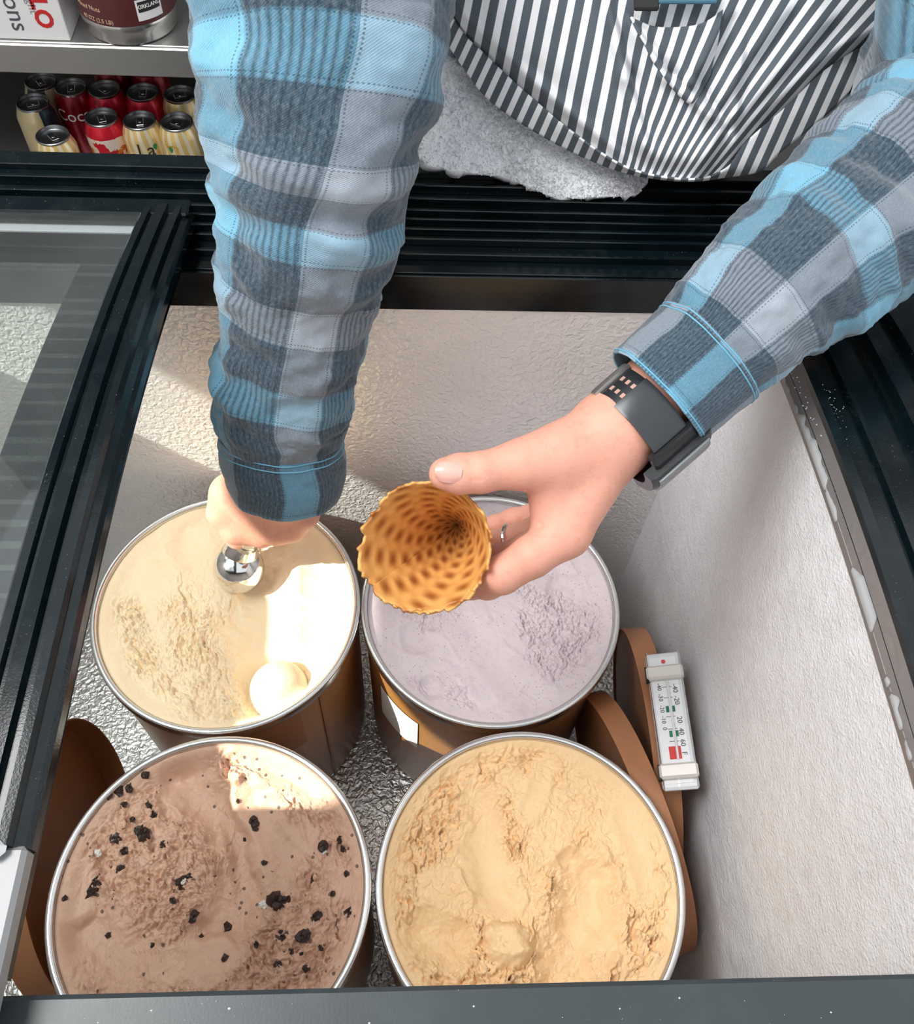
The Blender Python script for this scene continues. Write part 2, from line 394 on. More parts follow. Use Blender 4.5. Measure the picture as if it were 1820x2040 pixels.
# ------------------------------------------------------------------ tubs and ice cream
TR = .123
tubs = {'BL': (-.167, .3857, -.003), 'BR': (.0792, .3899, -.0072), 'FL': (-.1498, .1353, .0072), 'FR': (.0985, .1384, .003)}
tlab = {'BL': 'brown cardboard tub with metal rim holding the vanilla ice cream', 'BR': 'brown cardboard tub with metal rim holding the pale lilac ice cream',
        'FL': 'brown cardboard tub with metal rim holding the chocolate cookie ice cream', 'FR': 'brown cardboard tub with metal rim holding the caramel ice cream'}
for k, (cx, cy, zr) in tubs.items():
    e = tag(empty('ice_cream_tub', (cx, cy, ZF)), tlab[k], 'tub', 'cardboard ice cream tubs in the freezer'); e.location = (cx, cy, ZF); H = zr-ZF
    o = MB().lathe([(0, .0005), (TR-.006, .0005), (TR-.005, .004), (TR-.0035, H-.010), (TR-.0055, H-.010), (TR-.007, .006), (0, .006)], 72).build('cardboard_wall', M['card'], e); fix_normals(o); autosmooth(o, 40)
    prof = [(TR-.0062, H-.013), (TR-.0062, H-.002)]+[(TR-.0031+.0031*math.cos(a), H-.003+.003*math.sin(a)) for a in np.linspace(math.pi, 0, 9)]+[(TR, H-.012), (TR-.003, H-.013), (TR-.0062, H-.013)]
    o = MB().lathe(prof, 96).build('metal_rim', M['rim'], e); fix_normals(o); autosmooth(o, 50)
    if k in ('BR', 'BL'):
        a0, a1, z0, z1 = ((-2.62, -2.18, H-.125, H-.055) if k == 'BR' else (-1.22, -.93, H-.10, H-.02))
        V = []; F = []; n = 10
        for i in range(n+1):
            a = a0+(a1-a0)*i/n
            for z in (z0, z1): V.append(((TR-.0028)*math.cos(a), (TR-.0028)*math.sin(a), z))
        for i in range(n): F.append((2*i, 2*i+2, 2*i+3, 2*i+1))
        mesh_obj('paper_label' if k == 'BR' else 'card_flap', V, F, M['label'] if k == 'BR' else M['card2'], e, True)
    if k in ('BL', 'FR'):
        a = -.75 if k == 'BL' else 2.2; V = [((TR-.0026)*math.cos(a+da), (TR-.0026)*math.sin(a+da), z) for z in (.005, H-.013) for da in (0, .02)]
        mesh_obj('seam', V, [(0, 1, 3, 2)], M['card2'], e)

def m_ice(name, ca, cb, cc=None, speck=None, bs=900, sss=.12):
    t = NT(name); co = t.n('TexCoord').outputs['Object']
    n1 = t.noise(co, 28, 5, .6); n2 = t.noise(co, bs, 3, .6); n3 = t.noise(co, 160, 4, .65)
    base = t.mix(n1, c4(ca), c4(cb))
    if cc: base = t.mix(t.math('MULTIPLY', t.math('SUBTRACT', n3, .5, clamp=True), 2.2, clamp=True), base, c4(cc))
    if speck:
        v = t.n('TexVoronoi', {'Vector': co, 'Scale': speck[1]}).outputs['Distance']
        sp = t.math('LESS_THAN', v, speck[2]); n4 = t.noise(co, 30, 2, .5)
        base = t.mix(t.math('MULTIPLY', sp, t.math('MULTIPLY', t.math('GREATER_THAN', n4, .48), .75)), base, c4(speck[0]))
    h = t.math('ADD', n2, t.math('MULTIPLY', n3, 1.2))
    return t.done(base=base, rough=.48, sss=sss, sssr=(1, .7, .45), ssss=.002, normal=t.bump(h, .28, .0014), spec=.4)
def L2(k, u, v, dz=-.008):
    c = tubs[k]; q = on(u, v, 2, c[2]+dz); return (q[0]-c[0], q[1]-c[1])
def LP(k, pts): return [L2(k, *p) for p in pts]
def chips(U, V, seed, spread=.9, main=0.0):
    # broken flakes: every cell is a little tilted plate, so its edge makes a ledge
    iu = np.floor(U).astype(int); iv = np.floor(V).astype(int); best = np.full(U.shape, 9.); out = np.zeros(U.shape); sd = int(seed*13)
    for a in (-1, 0, 1):
        for b_ in (-1, 0, 1):
            cu = iu+a; cv = iv+b_; px = cu+_TAB[(cu+sd) & 255, cv & 255]; py = cv+_TAB[(cv+91) & 255, (cu+sd) & 255]
            ang = main+spread*6.28*(_TAB[(cu*3+sd) & 255, (cv*5) & 255]-.5); lv = _TAB[(cu*7) & 255, (cv*3+sd) & 255]-.5
            dx, dy = U-px, V-py; d = np.hypot(dx, dy); h = (dx*np.cos(ang)+dy*np.sin(ang))+.5*lv; m = d < best
            best = np.where(m, d, best); out = np.where(m, h, out)
    return out
def rough_h(X, Y, seed, ang=0, aniso=1.0, f=95):
    c, s = math.cos(ang), math.sin(ang); U = (X*c+Y*s)*f; V = (-X*s+Y*c)*f*aniso
    wx = fbm(U*.7+seed, V*.7, 4, .6); wy = fbm(U*.7-seed, V*.7+5.2, 4, .6)
    a = chips(U*.85+.9*wx, V*.85+.9*wy, seed, .5, 1.0); b_ = chips(U*1.9+1.1*wx+3, V*1.9+1.1*wy, seed+5, .6, 1.4); c_ = chips(U*3.6+wx*1.6, V*3.6+wy*1.6, seed+9, .8, 1.0)
    return a*.0046+b_*.0030+c_*.0015+fbm(U*3, V*3, 4, .6)*.0010+.0042*np.clip(1-np.abs(fbm(U*1.25+wx*1.4+seed, V*1.25+wy*1.4, 3)), 0, 1)**2.2-.001
def trough(X, Y, pts, w, depth, lip=0.0):
    wx = .22*w*fbm(X*45+3, Y*45, 3); wy = .22*w*fbm(X*45-7, Y*45+2, 3)
    d, t = polydist(X+wx, Y+wy, pts); q = d/w; h = -depth*np.exp(-(q*1.15)**2.6)
    h = h+lip*1.3*np.exp(-((q-1.12)/.16)**2)*(.6+.9*vnoise(X*110, Y*110)); return h, np.exp(-(q/1.02)**6)
def ball(X, Y, H, c, r, zc):
    d2 = (X-c[0])**2+(Y-c[1])**2; b = zc+np.sqrt(np.clip(r*r-d2, 0, None)); return np.where(d2 < r*r, np.maximum(H, b), H)
def surf(k):
    nr, na = 190, 620; rr = (np.linspace(0, 1, nr)**.8)*(TR-.0063); aa = np.linspace(0, 2*math.pi, na, endpoint=False)
    R_, A_ = np.meshgrid(rr, aa, indexing='ij'); X = R_*np.cos(A_); Y = R_*np.sin(A_)
    if k == 'BL':
        H = -.010+.0022*fbm(X*18, Y*18, 3)+.0004*fbm(X*150, Y*150, 3)
        d, _ = polydist(X, Y, LP(k, [(400, 1180), (370, 1300), (430, 1420)])); mask = sstep(.045, .01, d+.012*fbm(X*40, Y*40, 2))
        H = H+mask*(rough_h(X, Y, 1.3, .15, .45, 95)*.75-.001)
        d, _ = polydist(X, Y, LP(k, [(250, 1210), (290, 1320)])); mask = sstep(.02, .006, d); H = H+mask*(rough_h(X, Y, 4.1, .6, .8, 90)*.9-.002)
        for pts, w, dp, lp in (([(500, 1120), (510, 1230), (540, 1380)], .030, .013, .0008), ([(620, 1060), (650, 1180), (640, 1290)], .022, .004, .001), ([(380, 1080), (420, 1180)], .02, .003, .0008)):
            h, m = trough(X, Y, LP(k, pts), w, dp, lp); H = H*(1-m*.75)+m*(-.008)+h
        c = L2(k, 552, 1362, -.006); d, _ = polydist(X, Y, [c]*2); H = H-.012*np.exp(-(d/.031)**4); H = ball(X, Y, H, c, .0265, -.022)
    elif k == 'BR':
        H = -.009+.0016*fbm(X*16+4, Y*16, 3)+.0003*fbm(X*170, Y*170, 3)
        m0 = sstep(-.05, .45, fbm(X*22+9, Y*22, 3)); H = H+m0*(rough_h(X, Y, 7.7, .3, .8, 105)*.55-.0012)
        for c, r in (((830, 1270), .017), ((860, 1370), .012), ((1130, 1180), .022), ((1070, 1420), .014), ((1150, 1300), .014)):
            q = L2(k, *c); d = np.hypot(X-q[0], Y-q[1]); H = H-.004*np.exp(-(d/r)**4)+.0016*np.exp(-((d-r*1.05)/.0035)**2)*(.5+.8*vnoise(X*120, Y*120))
        h, m = trough(X, Y, LP(k, [(900, 1200), (960, 1290), (1060, 1400)]), .021, .005, .0008); H = H*(1-.6*m)-.006*.6*m+h*.8
        h, m = trough(X, Y, LP(k, [(1100, 1130), (1160, 1230)]), .018, .004, .0012); H = H+h
    elif k == 'FL':
        H = -.011+.0035*fbm(X*14+2, Y*14, 3)+.0004*fbm(X*160, Y*160, 3)
        mk = sstep(-.35, .25, fbm(X*13+31, Y*13, 3)+.2); H = H+(.15+.85*mk)*(rough_h(X, Y, 3.3, .2, .9, 62)-.001)
        tr = [([(350, 1530), (430, 1600), (480, 1700), (470, 1790), (430, 1870)], .024, .020, .003), ([(500, 1590), (560, 1700), (555, 1760)], .018, .011, .002),
              ([(160, 1850), (220, 1880), (250, 1900)], .026, .013, .003), ([(330, 1930), (440, 1900)], .016, .005, .001), ([(520, 1500), (620, 1560)], .02, .004, .001), ([(150, 1800), (165, 1740)], .012, .004, .001)]
        for pts, w, dp, lp in tr:
            h, m = trough(X, Y, LP(k, pts), w, dp, lp); H = H*(1-m*.85)+m*.85*(-.007)+h
        d, t = polydist(X, Y, LP(k, [(425, 1620), (450, 1700), (455, 1800)])); H = H+.0045*np.exp(-(d/.0042)**2)*np.sin(np.clip(t, 0, 1)*math.pi)
    else:
        H = -.010+.003*fbm(X*15+12, Y*15, 3)+.0004*fbm(X*160, Y*160, 3)
        mk = sstep(-.6, .1, fbm(X*15+3, Y*15+8, 3)+.25); H = H+(.2+.8*mk)*(rough_h(X, Y, 5.9, -.5, .8, 64)*1.15-.001)
        tr = [([(1165, 1760), (1160, 1830), (1120, 1930)], .027, .019, .003), ([(900, 1870), (850, 1860)], .02, .012, .003), ([(960, 1590), (950, 1700), (1000, 1790)], .019, .010, .002), ([(1050, 1620), (1090, 1530)], .012, .004, .001), ([(1240, 1620), (1290, 1760)], .013, .003, .001)]
        for pts, w, dp, lp in tr:
            h, m = trough(X, Y, LP(k, pts), w, dp, lp); H = H*(1-m*.85)+m*.85*(-.007)+h
        q = L2(k, 1012, 1885); d = np.hypot(X-q[0], Y-q[1])+.004*fbm(X*90, Y*90, 2); H = np.maximum(H, np.where(d < .019, -.012+.016*np.sqrt(np.clip(1-(d/.019)**2, 0, 1))+.0022*fbm(X*120, Y*120, 3), -1))
    edge = sstep(.86, 1.0, R_/R_.max()); H = H*(1-edge)+(-.0055+.0008*fbm(A_*6, R_*40, 2))*edge
    H = np.minimum(H, .004)
    V = np.stack([X, Y, H], -1).reshape(-1, 3); F = []
    i, j = np.meshgrid(np.arange(nr-1), np.arange(na), indexing='ij'); j2 = (j+1) % na
    F = np.stack([i*na+j, (i+1)*na+j, (i+1)*na+j2, i*na+j2], -1).reshape(-1, 4)
    # skirt down inside the tub
    base = len(V); ring = V[(nr-1)*na:nr*na].copy(); ring[:, 2] = -.06
    sk = np.stack([(nr-1)*na+np.arange(na), base+np.arange(na), base+(np.arange(na)+1) % na, (nr-1)*na+(np.arange(na)+1) % na], -1)
    return np.concatenate([V, ring]), np.concatenate([F, sk]), (X, Y, H)
M['vanilla'] = m_ice('vanilla_ice', srgb(248, 220, 182), srgb(253, 232, 200), srgb(250, 222, 174))
M['lilac'] = m_ice('lilac_ice', srgb(208, 194, 199), srgb(224, 210, 211), srgb(198, 182, 190), (srgb(120, 100, 120), 260, .13))
M['choc'] = m_ice('chocolate_ice', srgb(204, 162, 138), srgb(224, 184, 160), srgb(192, 148, 124), (srgb(40, 28, 24), 105, .15))
M['caramel'] = m_ice('caramel_ice', srgb(236, 196, 146), srgb(248, 214, 168), srgb(238, 198, 142))
ilab = {'BL': ('vanilla ice cream with a loose round scoop sitting in it', 'vanilla'), 'BR': ('pale lilac speckled ice cream under the waffle cone', 'lilac'),
        'FL': ('light chocolate ice cream studded with dark cookie pieces', 'choc'), 'FR': ('golden caramel ice cream with a rough flaky surface', 'caramel')}
HS = {}
ICE = {}
for k in tubs:
    V, F, HS[k] = surf(k); o = mesh_obj('ice_cream', V, F, M[ilab[k][1]], None, True); o.location = tubs[k]
    tag(o, ilab[k][0], 'ice cream', 'ice creams in the tubs'); ICE[k] = o
# cookie pieces
def chunk(name, r, mat, parent, loc, seed, sq=.6):
    rg = np.random.default_rng(seed); V = []; F = []; n, m = 9, 6
    for i in range(m+1):
        th = math.pi*i/m
        for j in range(n):
            a = 2*math.pi*j/n; k = 1+.42*(rg.random()-.5)*2; V.append((r*k*math.sin(th)*math.cos(a), r*k*math.sin(th)*math.sin(a)*(.6+.4*rg.random()), r*sq*k*math.cos(th)))
    for i in range(m):
        for j in range(n): F.append((i*n+j, (i+1)*n+j, (i+1)*n+(j+1) % n, i*n+(j+1) % n))
    o = mesh_obj(name, V, F, mat, parent); o.location = loc; o.rotation_euler = (0, 0, rg.random()*6); return o
M['cookie'] = m_ice('cookie_dark', srgb(38, 26, 22), srgb(64, 44, 36), None, None, 500, 0)
M['creme'] = plain('cookie_creme', srgb(225, 220, 212), .5)
X_, Y_, H_ = HS['FL']
def hgt(k, x, y):
    X, Y, H = HS[k]; i = np.argmin((X-x)**2+(Y-y)**2); return float(H.ravel()[i])
ck = [(297, 1605, 5.6), (306, 1622, 4.0), (287, 1661, 5.8), (276, 1655, 4), (230, 1668, 4.2), (243, 1690, 3.6), (323, 1681, 3.6), (236, 1729, 3.6), (183, 1772, 5.5), (191, 1757, 3.8), (360, 1757, 4.6), (371, 1748, 4), (384, 1824, 4), (446, 1841, 3.8), (501, 1630, 4.6), (504, 1643, 3.2), (548, 1796, 7.2), (563, 1792, 4.6), (630, 1824, 4.4), (562, 1865, 4.6), (604, 1865, 4.8), (697, 1818, 4.4), (643, 1685, 4.2), (677, 1670, 3.2), (682, 1690, 2.6), (622, 1747, 3.2), (446, 1907, 2.8), (554, 1921, 3.0), (208, 1859, 2.4), (238, 1576, 4.4), (218, 1586, 3.6), (258, 1570, 3.8), (290, 1545, 3.2), (345, 1795, 2.6), (470, 1590, 1.8), (480, 1660, 1.6), (524, 1715, 2.2), (245, 1600, 2.4), (262, 1632, 2.4), (122, 1742, 2.6), (130, 1790, 2.0), (300, 1880, 2.0), (510, 1880, 2.4), (580, 1895, 2.2), (640, 1890, 2.0), (610, 1930, 2.4), (660, 1780, 2.2), (690, 1740, 2.2), (600, 1900, 1.8), (395, 1860, 1.8)]
for i, (u, v, r) in enumerate(ck):
    x, y = L2('FL', u, v); chunk('cookie_piece', r*.00110, M['cookie'], ICE['FL'], (x, y, hgt('FL', x, y)+.0004), i+11)
for i, (u, v, r) in enumerate([(366, 1756, 2.4), (522, 1800, 3.6), (645, 1697, 2.2), (195, 1699, 3.0)]):
    x, y = L2('FL', u, v); chunk('creme_piece', r*.0010, M['creme'], ICE['FL'], (x, y, hgt('FL', x, y)+.002), i+91)

# ------------------------------------------------------------------ cardboard lids standing beside the tubs
def card_lid(loc, rz, tilt, r, label, w=.026):
    e = tag(empty('cardboard_lid'), label, 'lid', 'spare cardboard tub lids'); e.location = loc; e.rotation_euler = (tilt[0], tilt[1], rz)
    Mx = Matrix.Rotation(math.pi/2, 4, 'Y')
    o = MB().lathe([(r-.0015, 0), (r, 0), (r, w), (r-.0015, w), (r-.0015, .0)], 64, Mx).build('rim_band', M['card2'], e); fix_normals(o); autosmooth(o, 40)
    o = MB().lathe([(0, .002), (r-.0016, .002), (r-.0016, .004), (0, .004)], 64, Mx).build('lid_disc', M['card2'], e); fix_normals(o)
    return e
card_lid((.2290, .2852, -.1353), math.radians(1.5), (0, math.radians(-6.9)), .125, 'brown cardboard lid standing on edge under the thermometer against the right wall', .022)
card_lid((.2064, .2171, -.1354), math.radians(14.7), (0, math.radians(-5.5)), .125, 'brown cardboard lid standing on edge between caramel tub and other lid', .021)
card_lid((-.318, .19, -.134), math.radians(8), (0, math.radians(-8)), .125, 'brown cardboard lid standing on edge left of the chocolate tub', .026)

# ------------------------------------------------------------------ text helper
def text_mesh(name, s, size, mat, parent, Mx, bend=None, ext=.0002, bold=0.0):
    cu = bpy.data.curves.new(name, 'FONT'); cu.body = s; cu.size = size; cu.align_x = 'CENTER'; cu.align_y = 'CENTER'; cu.extrude = ext; cu.offset = bold; cu.resolution_u = 3
    ob = bpy.data.objects.new(name, cu); COL.objects.link(ob); dg = bpy.context.evaluated_depsgraph_get(); me = bpy.data.meshes.new_from_object(ob.evaluated_get(dg))
    bpy.data.objects.remove(ob); bpy.data.curves.remove(cu)
    for v in me.vertices:
        p = v.co.copy()
        if bend: a = p.x/bend; p = Vector((math.sin(a)*(bend+p.z), p.y, math.cos(a)*(bend+p.z)-bend))
        v.co = Mx @ p
    me.materials.clear(); me.materials.append(mat); o = bpy.data.objects.new(name, me); COL.objects.link(o)
    if parent is not None: o.parent = parent
    return o
def frame_M(P, X, Y):
    X = Vector(X).normalized(); Y = Vector(Y); Z = X.cross(Y).normalized(); Y = Z.cross(X).normalized()
    return Matrix(((X.x, Y.x, Z.x, P[0]), (X.y, Y.y, Z.y, P[1]), (X.z, Y.z, Z.z, P[2]), (0, 0, 0, 1)))

# ------------------------------------------------------------------ thermometer (lies on the lids, leaning on the right wall)
P0 = on(1318, 1300, 2, .006); P1 = on(1357, 1572, 2, .002)
ax = nrm(P1-P0); Lth = np.linalg.norm(P1-P0); vw = nrm(ORG-(P0+P1)/2); side = nrm(np.cross(ax, vw)); side = side if side[0] > 0 else -side
TM = frame_M((P0+P1)/2, side, -ax)            # x right across, y up to the photo's top end, z to the viewer
th = tag(empty('freezer_thermometer'), 'clear plastic freezer thermometer with printed scale against the right wall', 'thermometer')
wth = .0305
MB().box((-wth/2, -Lth/2, -.007), (wth/2, Lth/2, .0), .002, TM).build('back_case', plain('thermo_case', (.75, .77, .78), .3), th)
MB().box((-wth*.40, -Lth*.46, .0002), (wth*.36, Lth*.46, .0008), 0, TM).build('scale_card', plain('thermo_card', (.9, .9, .9), .5), th)
cl = NT('thermo_clear'); tr_ = cl.n('BsdfTransparent', {'Color': (.95, .96, .97, 1)}).outputs[0]; gl_ = cl.n('BsdfGlossy', {'Roughness': .05}).outputs[0]; cl.t.links.new(cl.n('MixShader', {0: cl.math('MULTIPLY', cl.n('Fresnel', {'IOR': 1.4}).outputs[0], .8), 1: tr_, 2: gl_}).outputs[0], cl.out.inputs[0])
o = MB().lathe([(.5, -.5), (.5, .5)], 20, None, 0, math.pi); V = [tuple(TM @ Vector((v[0]*wth*.98, v[2]*Lth, v[1]*.012+.001))) for v in o.V]; mesh_obj('clear_cover', V, o.F, cl.m, th, True)
for yc in (.33, -.385):
    MB().box((-wth/2-.001, (yc-.052)*Lth, -.002), (wth/2+.001, (yc+.052)*Lth, .0085), .002, TM).build('clip', plain('thermo_clip', (.70, .67, .63), .4, .2), th)
    MB().box((-wth/2-.0022, (yc-.05)*Lth, -.004), (-wth/2+.0015, (yc+.05)*Lth, .006), 0, TM).build('clip_edge', M['dark'], th)
MB().tube([TM @ Vector((.001, y*Lth, .0022)) for y in (.27, -.30)], .0011, 8).build('tube', plain('thermo_tube', (.82, .80, .80), .2), th)
tk = plain('thermo_print', (.06, .07, .07), .6); grn = plain('thermo_green', srgb(30, 120, 90), .6); red = plain('thermo_red', srgb(215, 60, 55), .6)
for s, y in (('-40', .215), ('-20', .125), ('20', -.02), ('40', -.105), ('60', -.185), ('F', -.26)): text_mesh('number', s, .0062, tk, th, TM @ Matrix.Translation((.0068, y*Lth, .001)) @ Matrix.Rotation(-math.pi/2, 4, 'Z'))
for s, y in (('-40', .235), ('-30', .155), ('-20', .07), ('-10', -.01), ('0', -.075)): text_mesh('number', s, .0052, tk, th, TM @ Matrix.Translation((-.0068, y*Lth, .001)) @ Matrix.Rotation(-math.pi/2, 4, 'Z'))
for y in (.23, .15, .01, -.08, -.17): MB().box((-.0042, y*Lth-.0002, .0009), (.0038, y*Lth+.0002, .0011), 0, TM).build('tick', tk, th)
for y in (.065, -.115):
    MB().box((-.0035, y*Lth-.0028, .0009), (-.0008, y*Lth+.0028, .0012), 0, TM).build('green_mark', grn, th); MB().box((.0018, y*Lth-.0026, .0009), (.0044, y*Lth+.0026, .0012), 0, TM).build('green_mark', grn, th)
MB().box((-.0058, -.295*Lth, .0009), (.0044, -.205*Lth, .0012), 0, TM).build('red_mark', red, th)
MB().lathe([(.0019, 0), (.0019, .0006), (0, .0006)], 14, TM @ Matrix.Translation((0, .425*Lth, .0009))).build('red_dot', red, th)

# ------------------------------------------------------------------ person
per = tag(empty('person'), 'person in blue plaid flannel shirt and striped apron leaning over, holding scoop and cone', 'person')
def m_skin(name, a, b, c):
    t = NT(name); co = t.n('TexCoord').outputs['Object']; n1 = t.noise(co, 35, 4, .6); n2 = t.noise(co, 900, 3, .6); n3 = t.noise(co, 160, 3, .6)
    base = t.mix(n1, c4(a), c4(b)); base = t.mix(t.math('MULTIPLY', t.math('SUBTRACT', n3, .52, clamp=True), 1.6, clamp=True), base, c4(c))
    return t.done(base=base, rough=.5, sss=.18, sssr=(1, .35, .2), ssss=.006, normal=t.bump(t.math('ADD', n2, n3), .22, .0012), spec=.35)
M['skin'] = m_skin('skin', srgb(218, 154, 132), srgb(227, 168, 147), srgb(210, 130, 112))

def hand_sdf(palm, fingers, kp=.012, kf=.006, grooves=()):
    def fn(X, Y, Z):
        P = None
        for a, b, ra, rb in palm:
            d = cap_sdf(X, Y, Z, a, b, ra, rb); P = d if P is None else smin(P, d, kp)
        out = P
        for ch in fingers:
            f = None
            for (a, ra), (b, rb) in zip(ch[:-1], ch[1:]):
                d = cap_sdf(X, Y, Z, a, b, ra, rb); f = d if f is None else smin(f, d, .003)
            out = np.minimum(out, smin(P, f, kf))
        for a, b, w, dp in grooves:
            g = cap_sdf(X, Y, Z, a, b, 0, 0); out = out+dp*np.exp(-(g/w)**2)
        return out
    return fn
def J(u, v, d, r): return (W(u, v, d), r)
# cone hand
wrist = W(1222, 862, .556); fore = W(1345, 745, .562)
mi, mm, mr, mp = W(1128, 1062, .556), W(1122, 1058, .578), W(1116, 1040, .60), W(1115, 1012, .62)
palmL = [(fore, wrist, .0255, .0245), (wrist, mi, .023, .0145), (W(1225, 870, .575), mm, .022, .0145), (W(1222, 880, .59), mr, .02, .0140), (W(1218, 885, .60), mp, .018, .0125),
         (wrist, W(1120, 905, .548), .021, .0175), (W(1120, 905, .548), W(1040, 925, .541), .0175, .0150), (W(1092, 945, .552), W(1100, 1035, .560), .0135, .0135), (W(1150, 960, .57), W(1120, 1000, .59), .018, .016)]
fingL = [[J(1060, 920, .543, .0150), J(1000, 932, .539, .0125), J(958, 941, .536, .0122), J(915, 944, .535, .0120), J(887, 944, .534, .0098)],
         [(mi, .0145), J(1060, 1108, .553, .0130), J(1000, 1145, .559, .0120), J(971, 1159, .575, .0112), J(940, 1163, .595, .0102), J(916, 1168, .615, .0085)],
         [(mm, .0140), J(1050, 1098, .583, .0118), J(1005, 1116, .592, .0110), J(974, 1116, .606, .0102), J(958, 1110, .619, .0085)],
         [(mr, .0135), J(1055, 1068, .610, .0112), J(1018, 1078, .618, .0105), J(985, 1084, .630, .0098), J(966, 1085, .641, .0082)],
         [(mp, .0115), J(1060, 1032, .633, .0098), J(1022, 1038, .640, .0090), J(985, 1050, .648, .0084), J(958, 1056, .653, .0072)]]
gr = []
for du in (0, 9, -10): gr.append((W(946+du, 922, .5250), W(950+du*.8, 956, .5248), .0008, .0008))
gr.append((W(1046, 962, .537), W(1062, 1036, .547), .0012, .0016)); gr.append((W(1062, 1036, .547), W(1086, 1052, .546), .0010, .0010)); gr.append((W(985, 1092, .545), W(976, 1128, .543), .0009, .0012)); gr.append((W(1006, 1172, .543), W(1000, 1182, .55), .0008, .0009))
pts = np.array([p for c in fingL for p, r in c]+[wrist, fore]); lo = pts.min(0)-.03; hi = pts.max(0)+.03
VL, FL_ = surface_nets(hand_sdf(palmL, fingL, .012, .006, gr), lo, hi, .0010)
# scoop hand
w2 = W(556, 955, .765); f2 = W(566, 850, .715)
palmR = [(f2, w2, .026, .025), (w2, W(470, 985, .795), .025, .0165), (w2, W(545, 1030, .80), .026, .021), (W(470, 985, .795), W(455, 1005, .835), .0165, .015), (W(545, 1030, .80), W(540, 1030, .84), .02, .018), (W(500, 1010, .80), W(500, 1015, .84), .02, .02)]
fingR = [[J(455, 985, .797, .0165), J(446, 1022, .802, .0150), J(470, 1055, .806, .0135), J(520, 1062, .810, .0125), J(560, 1052, .812, .0105)],
         [J(452, 995, .822, .0150), J(448, 1035, .825, .0135), J(474, 1066, .829, .0125), J(522, 1066, .832, .0115), J(556, 1056, .834, .0100)],
         [J(458, 1005, .842, .0140), J(454, 1040, .846, .0125), J(480, 1066, .850, .0115), J(522, 1064, .852, .0105)],
         [J(590, 985, .775, .0180), J(602, 1022, .790, .0150), J(582, 1050, .800, .0130), J(548, 1058, .796, .0110)]]
pts = np.array([p for c in fingR for p, r in c]+[w2, f2]); lo = pts.min(0)-.032; hi = pts.max(0)+.032
VR_, FR_ = surface_nets(hand_sdf(palmR, fingR, .014, .008), lo, hi, .0016)
# torso and arm core (under the clothes), coarse
SHr, ELr = np.array([-.035, .745, .60]), W(622, 330, .592)
SHl, ELl = np.array([.375, .785, .60]), W(1870, 270, .622)
hips = np.array([.17, .84, .10]); chest = np.array([.17, .80, .50]); neck = np.array([.17, .76, .68])
def core(X, Y, Z, g=0.0, legs=False):
    Xs = (X-.17)*.62+.17
    d = cap_sdf(Xs, Y, Z, hips, chest, .105+g, .100+g); d = smin(d, cap_sdf(X, Y, Z, chest+np.array([0, 0, .05]), neck, .09, .055), .05)
    for s, e in ((SHr, ELr), (SHl, ELl)): d = smin(d, cap_sdf(X, Y, Z, s, e, .058+g*.4, .046), .03)
    return d
def core_body(X, Y, Z):
    d = core(X, Y, Z, -.01)
    for e, f in ((ELr, f2), (ELl, fore)): d = smin(d, cap_sdf(X, Y, Z, e, f, .042, .027), .02)
    for sx in (-1, 1):
        d = smin(d, cap_sdf(X, Y, Z, hips+np.array([sx*.085, 0, -.02]), (hips[0]+sx*.10, .83, -.25), .08, .06), .04); d = smin(d, cap_sdf(X, Y, Z, (hips[0]+sx*.10, .83, -.25), (hips[0]+sx*.10, .84, GROUND+.06), .058, .045), .02)
    return d
VB, FB = surface_nets(core_body, (-.26, .28, GROUND), (.55, .97, .78), .011)
V = np.concatenate([VB, VL, VR_]); F = np.concatenate([FB, FL_+len(VB), FR_+len(VB)+len(VL)])
body = mesh_obj('body', V, F, M['skin'], per, True)
# thumb nail
nc = W(893, 941, .5213); nx = nrm(W(930, 946, .5225)-W(870, 940, .5225)); nz = nrm(ORG-nc); nM = frame_M(nc, nx, np.cross(nz, nx))
V = []; F = []; a_, b_ = 11, 11
for i in range(a_):
    for j in range(b_):
        s = i/(a_-1)*2-1; t = j/(b_-1)*2-1; k = 1-.12*s*s
        x = .0078*s*(1-.10*t*t); y = .0062*t*k*(1-.22*max(0, -s)**3); V.append(tuple(nM @ Vector((x, y, .0006-.0030*t*t-.0010*s*s))))
for i in range(a_-1):
    for j in range(b_-1): F.append((i*b_+j, (i+1)*b_+j, (i+1)*b_+j+1, i*b_+j+1))
mesh_obj('thumb_nail', V, F, NT('nail').done(base=srgb(230, 172, 158), rough=.25, coat=.4), per, True)
# finger ring
rg_c = W(1018, 1078, .6165); rg_ax = nrm(W(1015, 1078, .618)-W(1055, 1068, .610)); A = nrm(np.cross(rg_ax, UP)); B = np.cross(rg_ax, A)
o = MB().tube([rg_c+(A*math.cos(t)+B*math.sin(t))*.0112 for t in np.linspace(0, 2*math.pi, 33)], .0016, 8).build('finger_ring', M['rim'])
tag(o, 'silver ring on a finger curled behind the cone', 'ring')

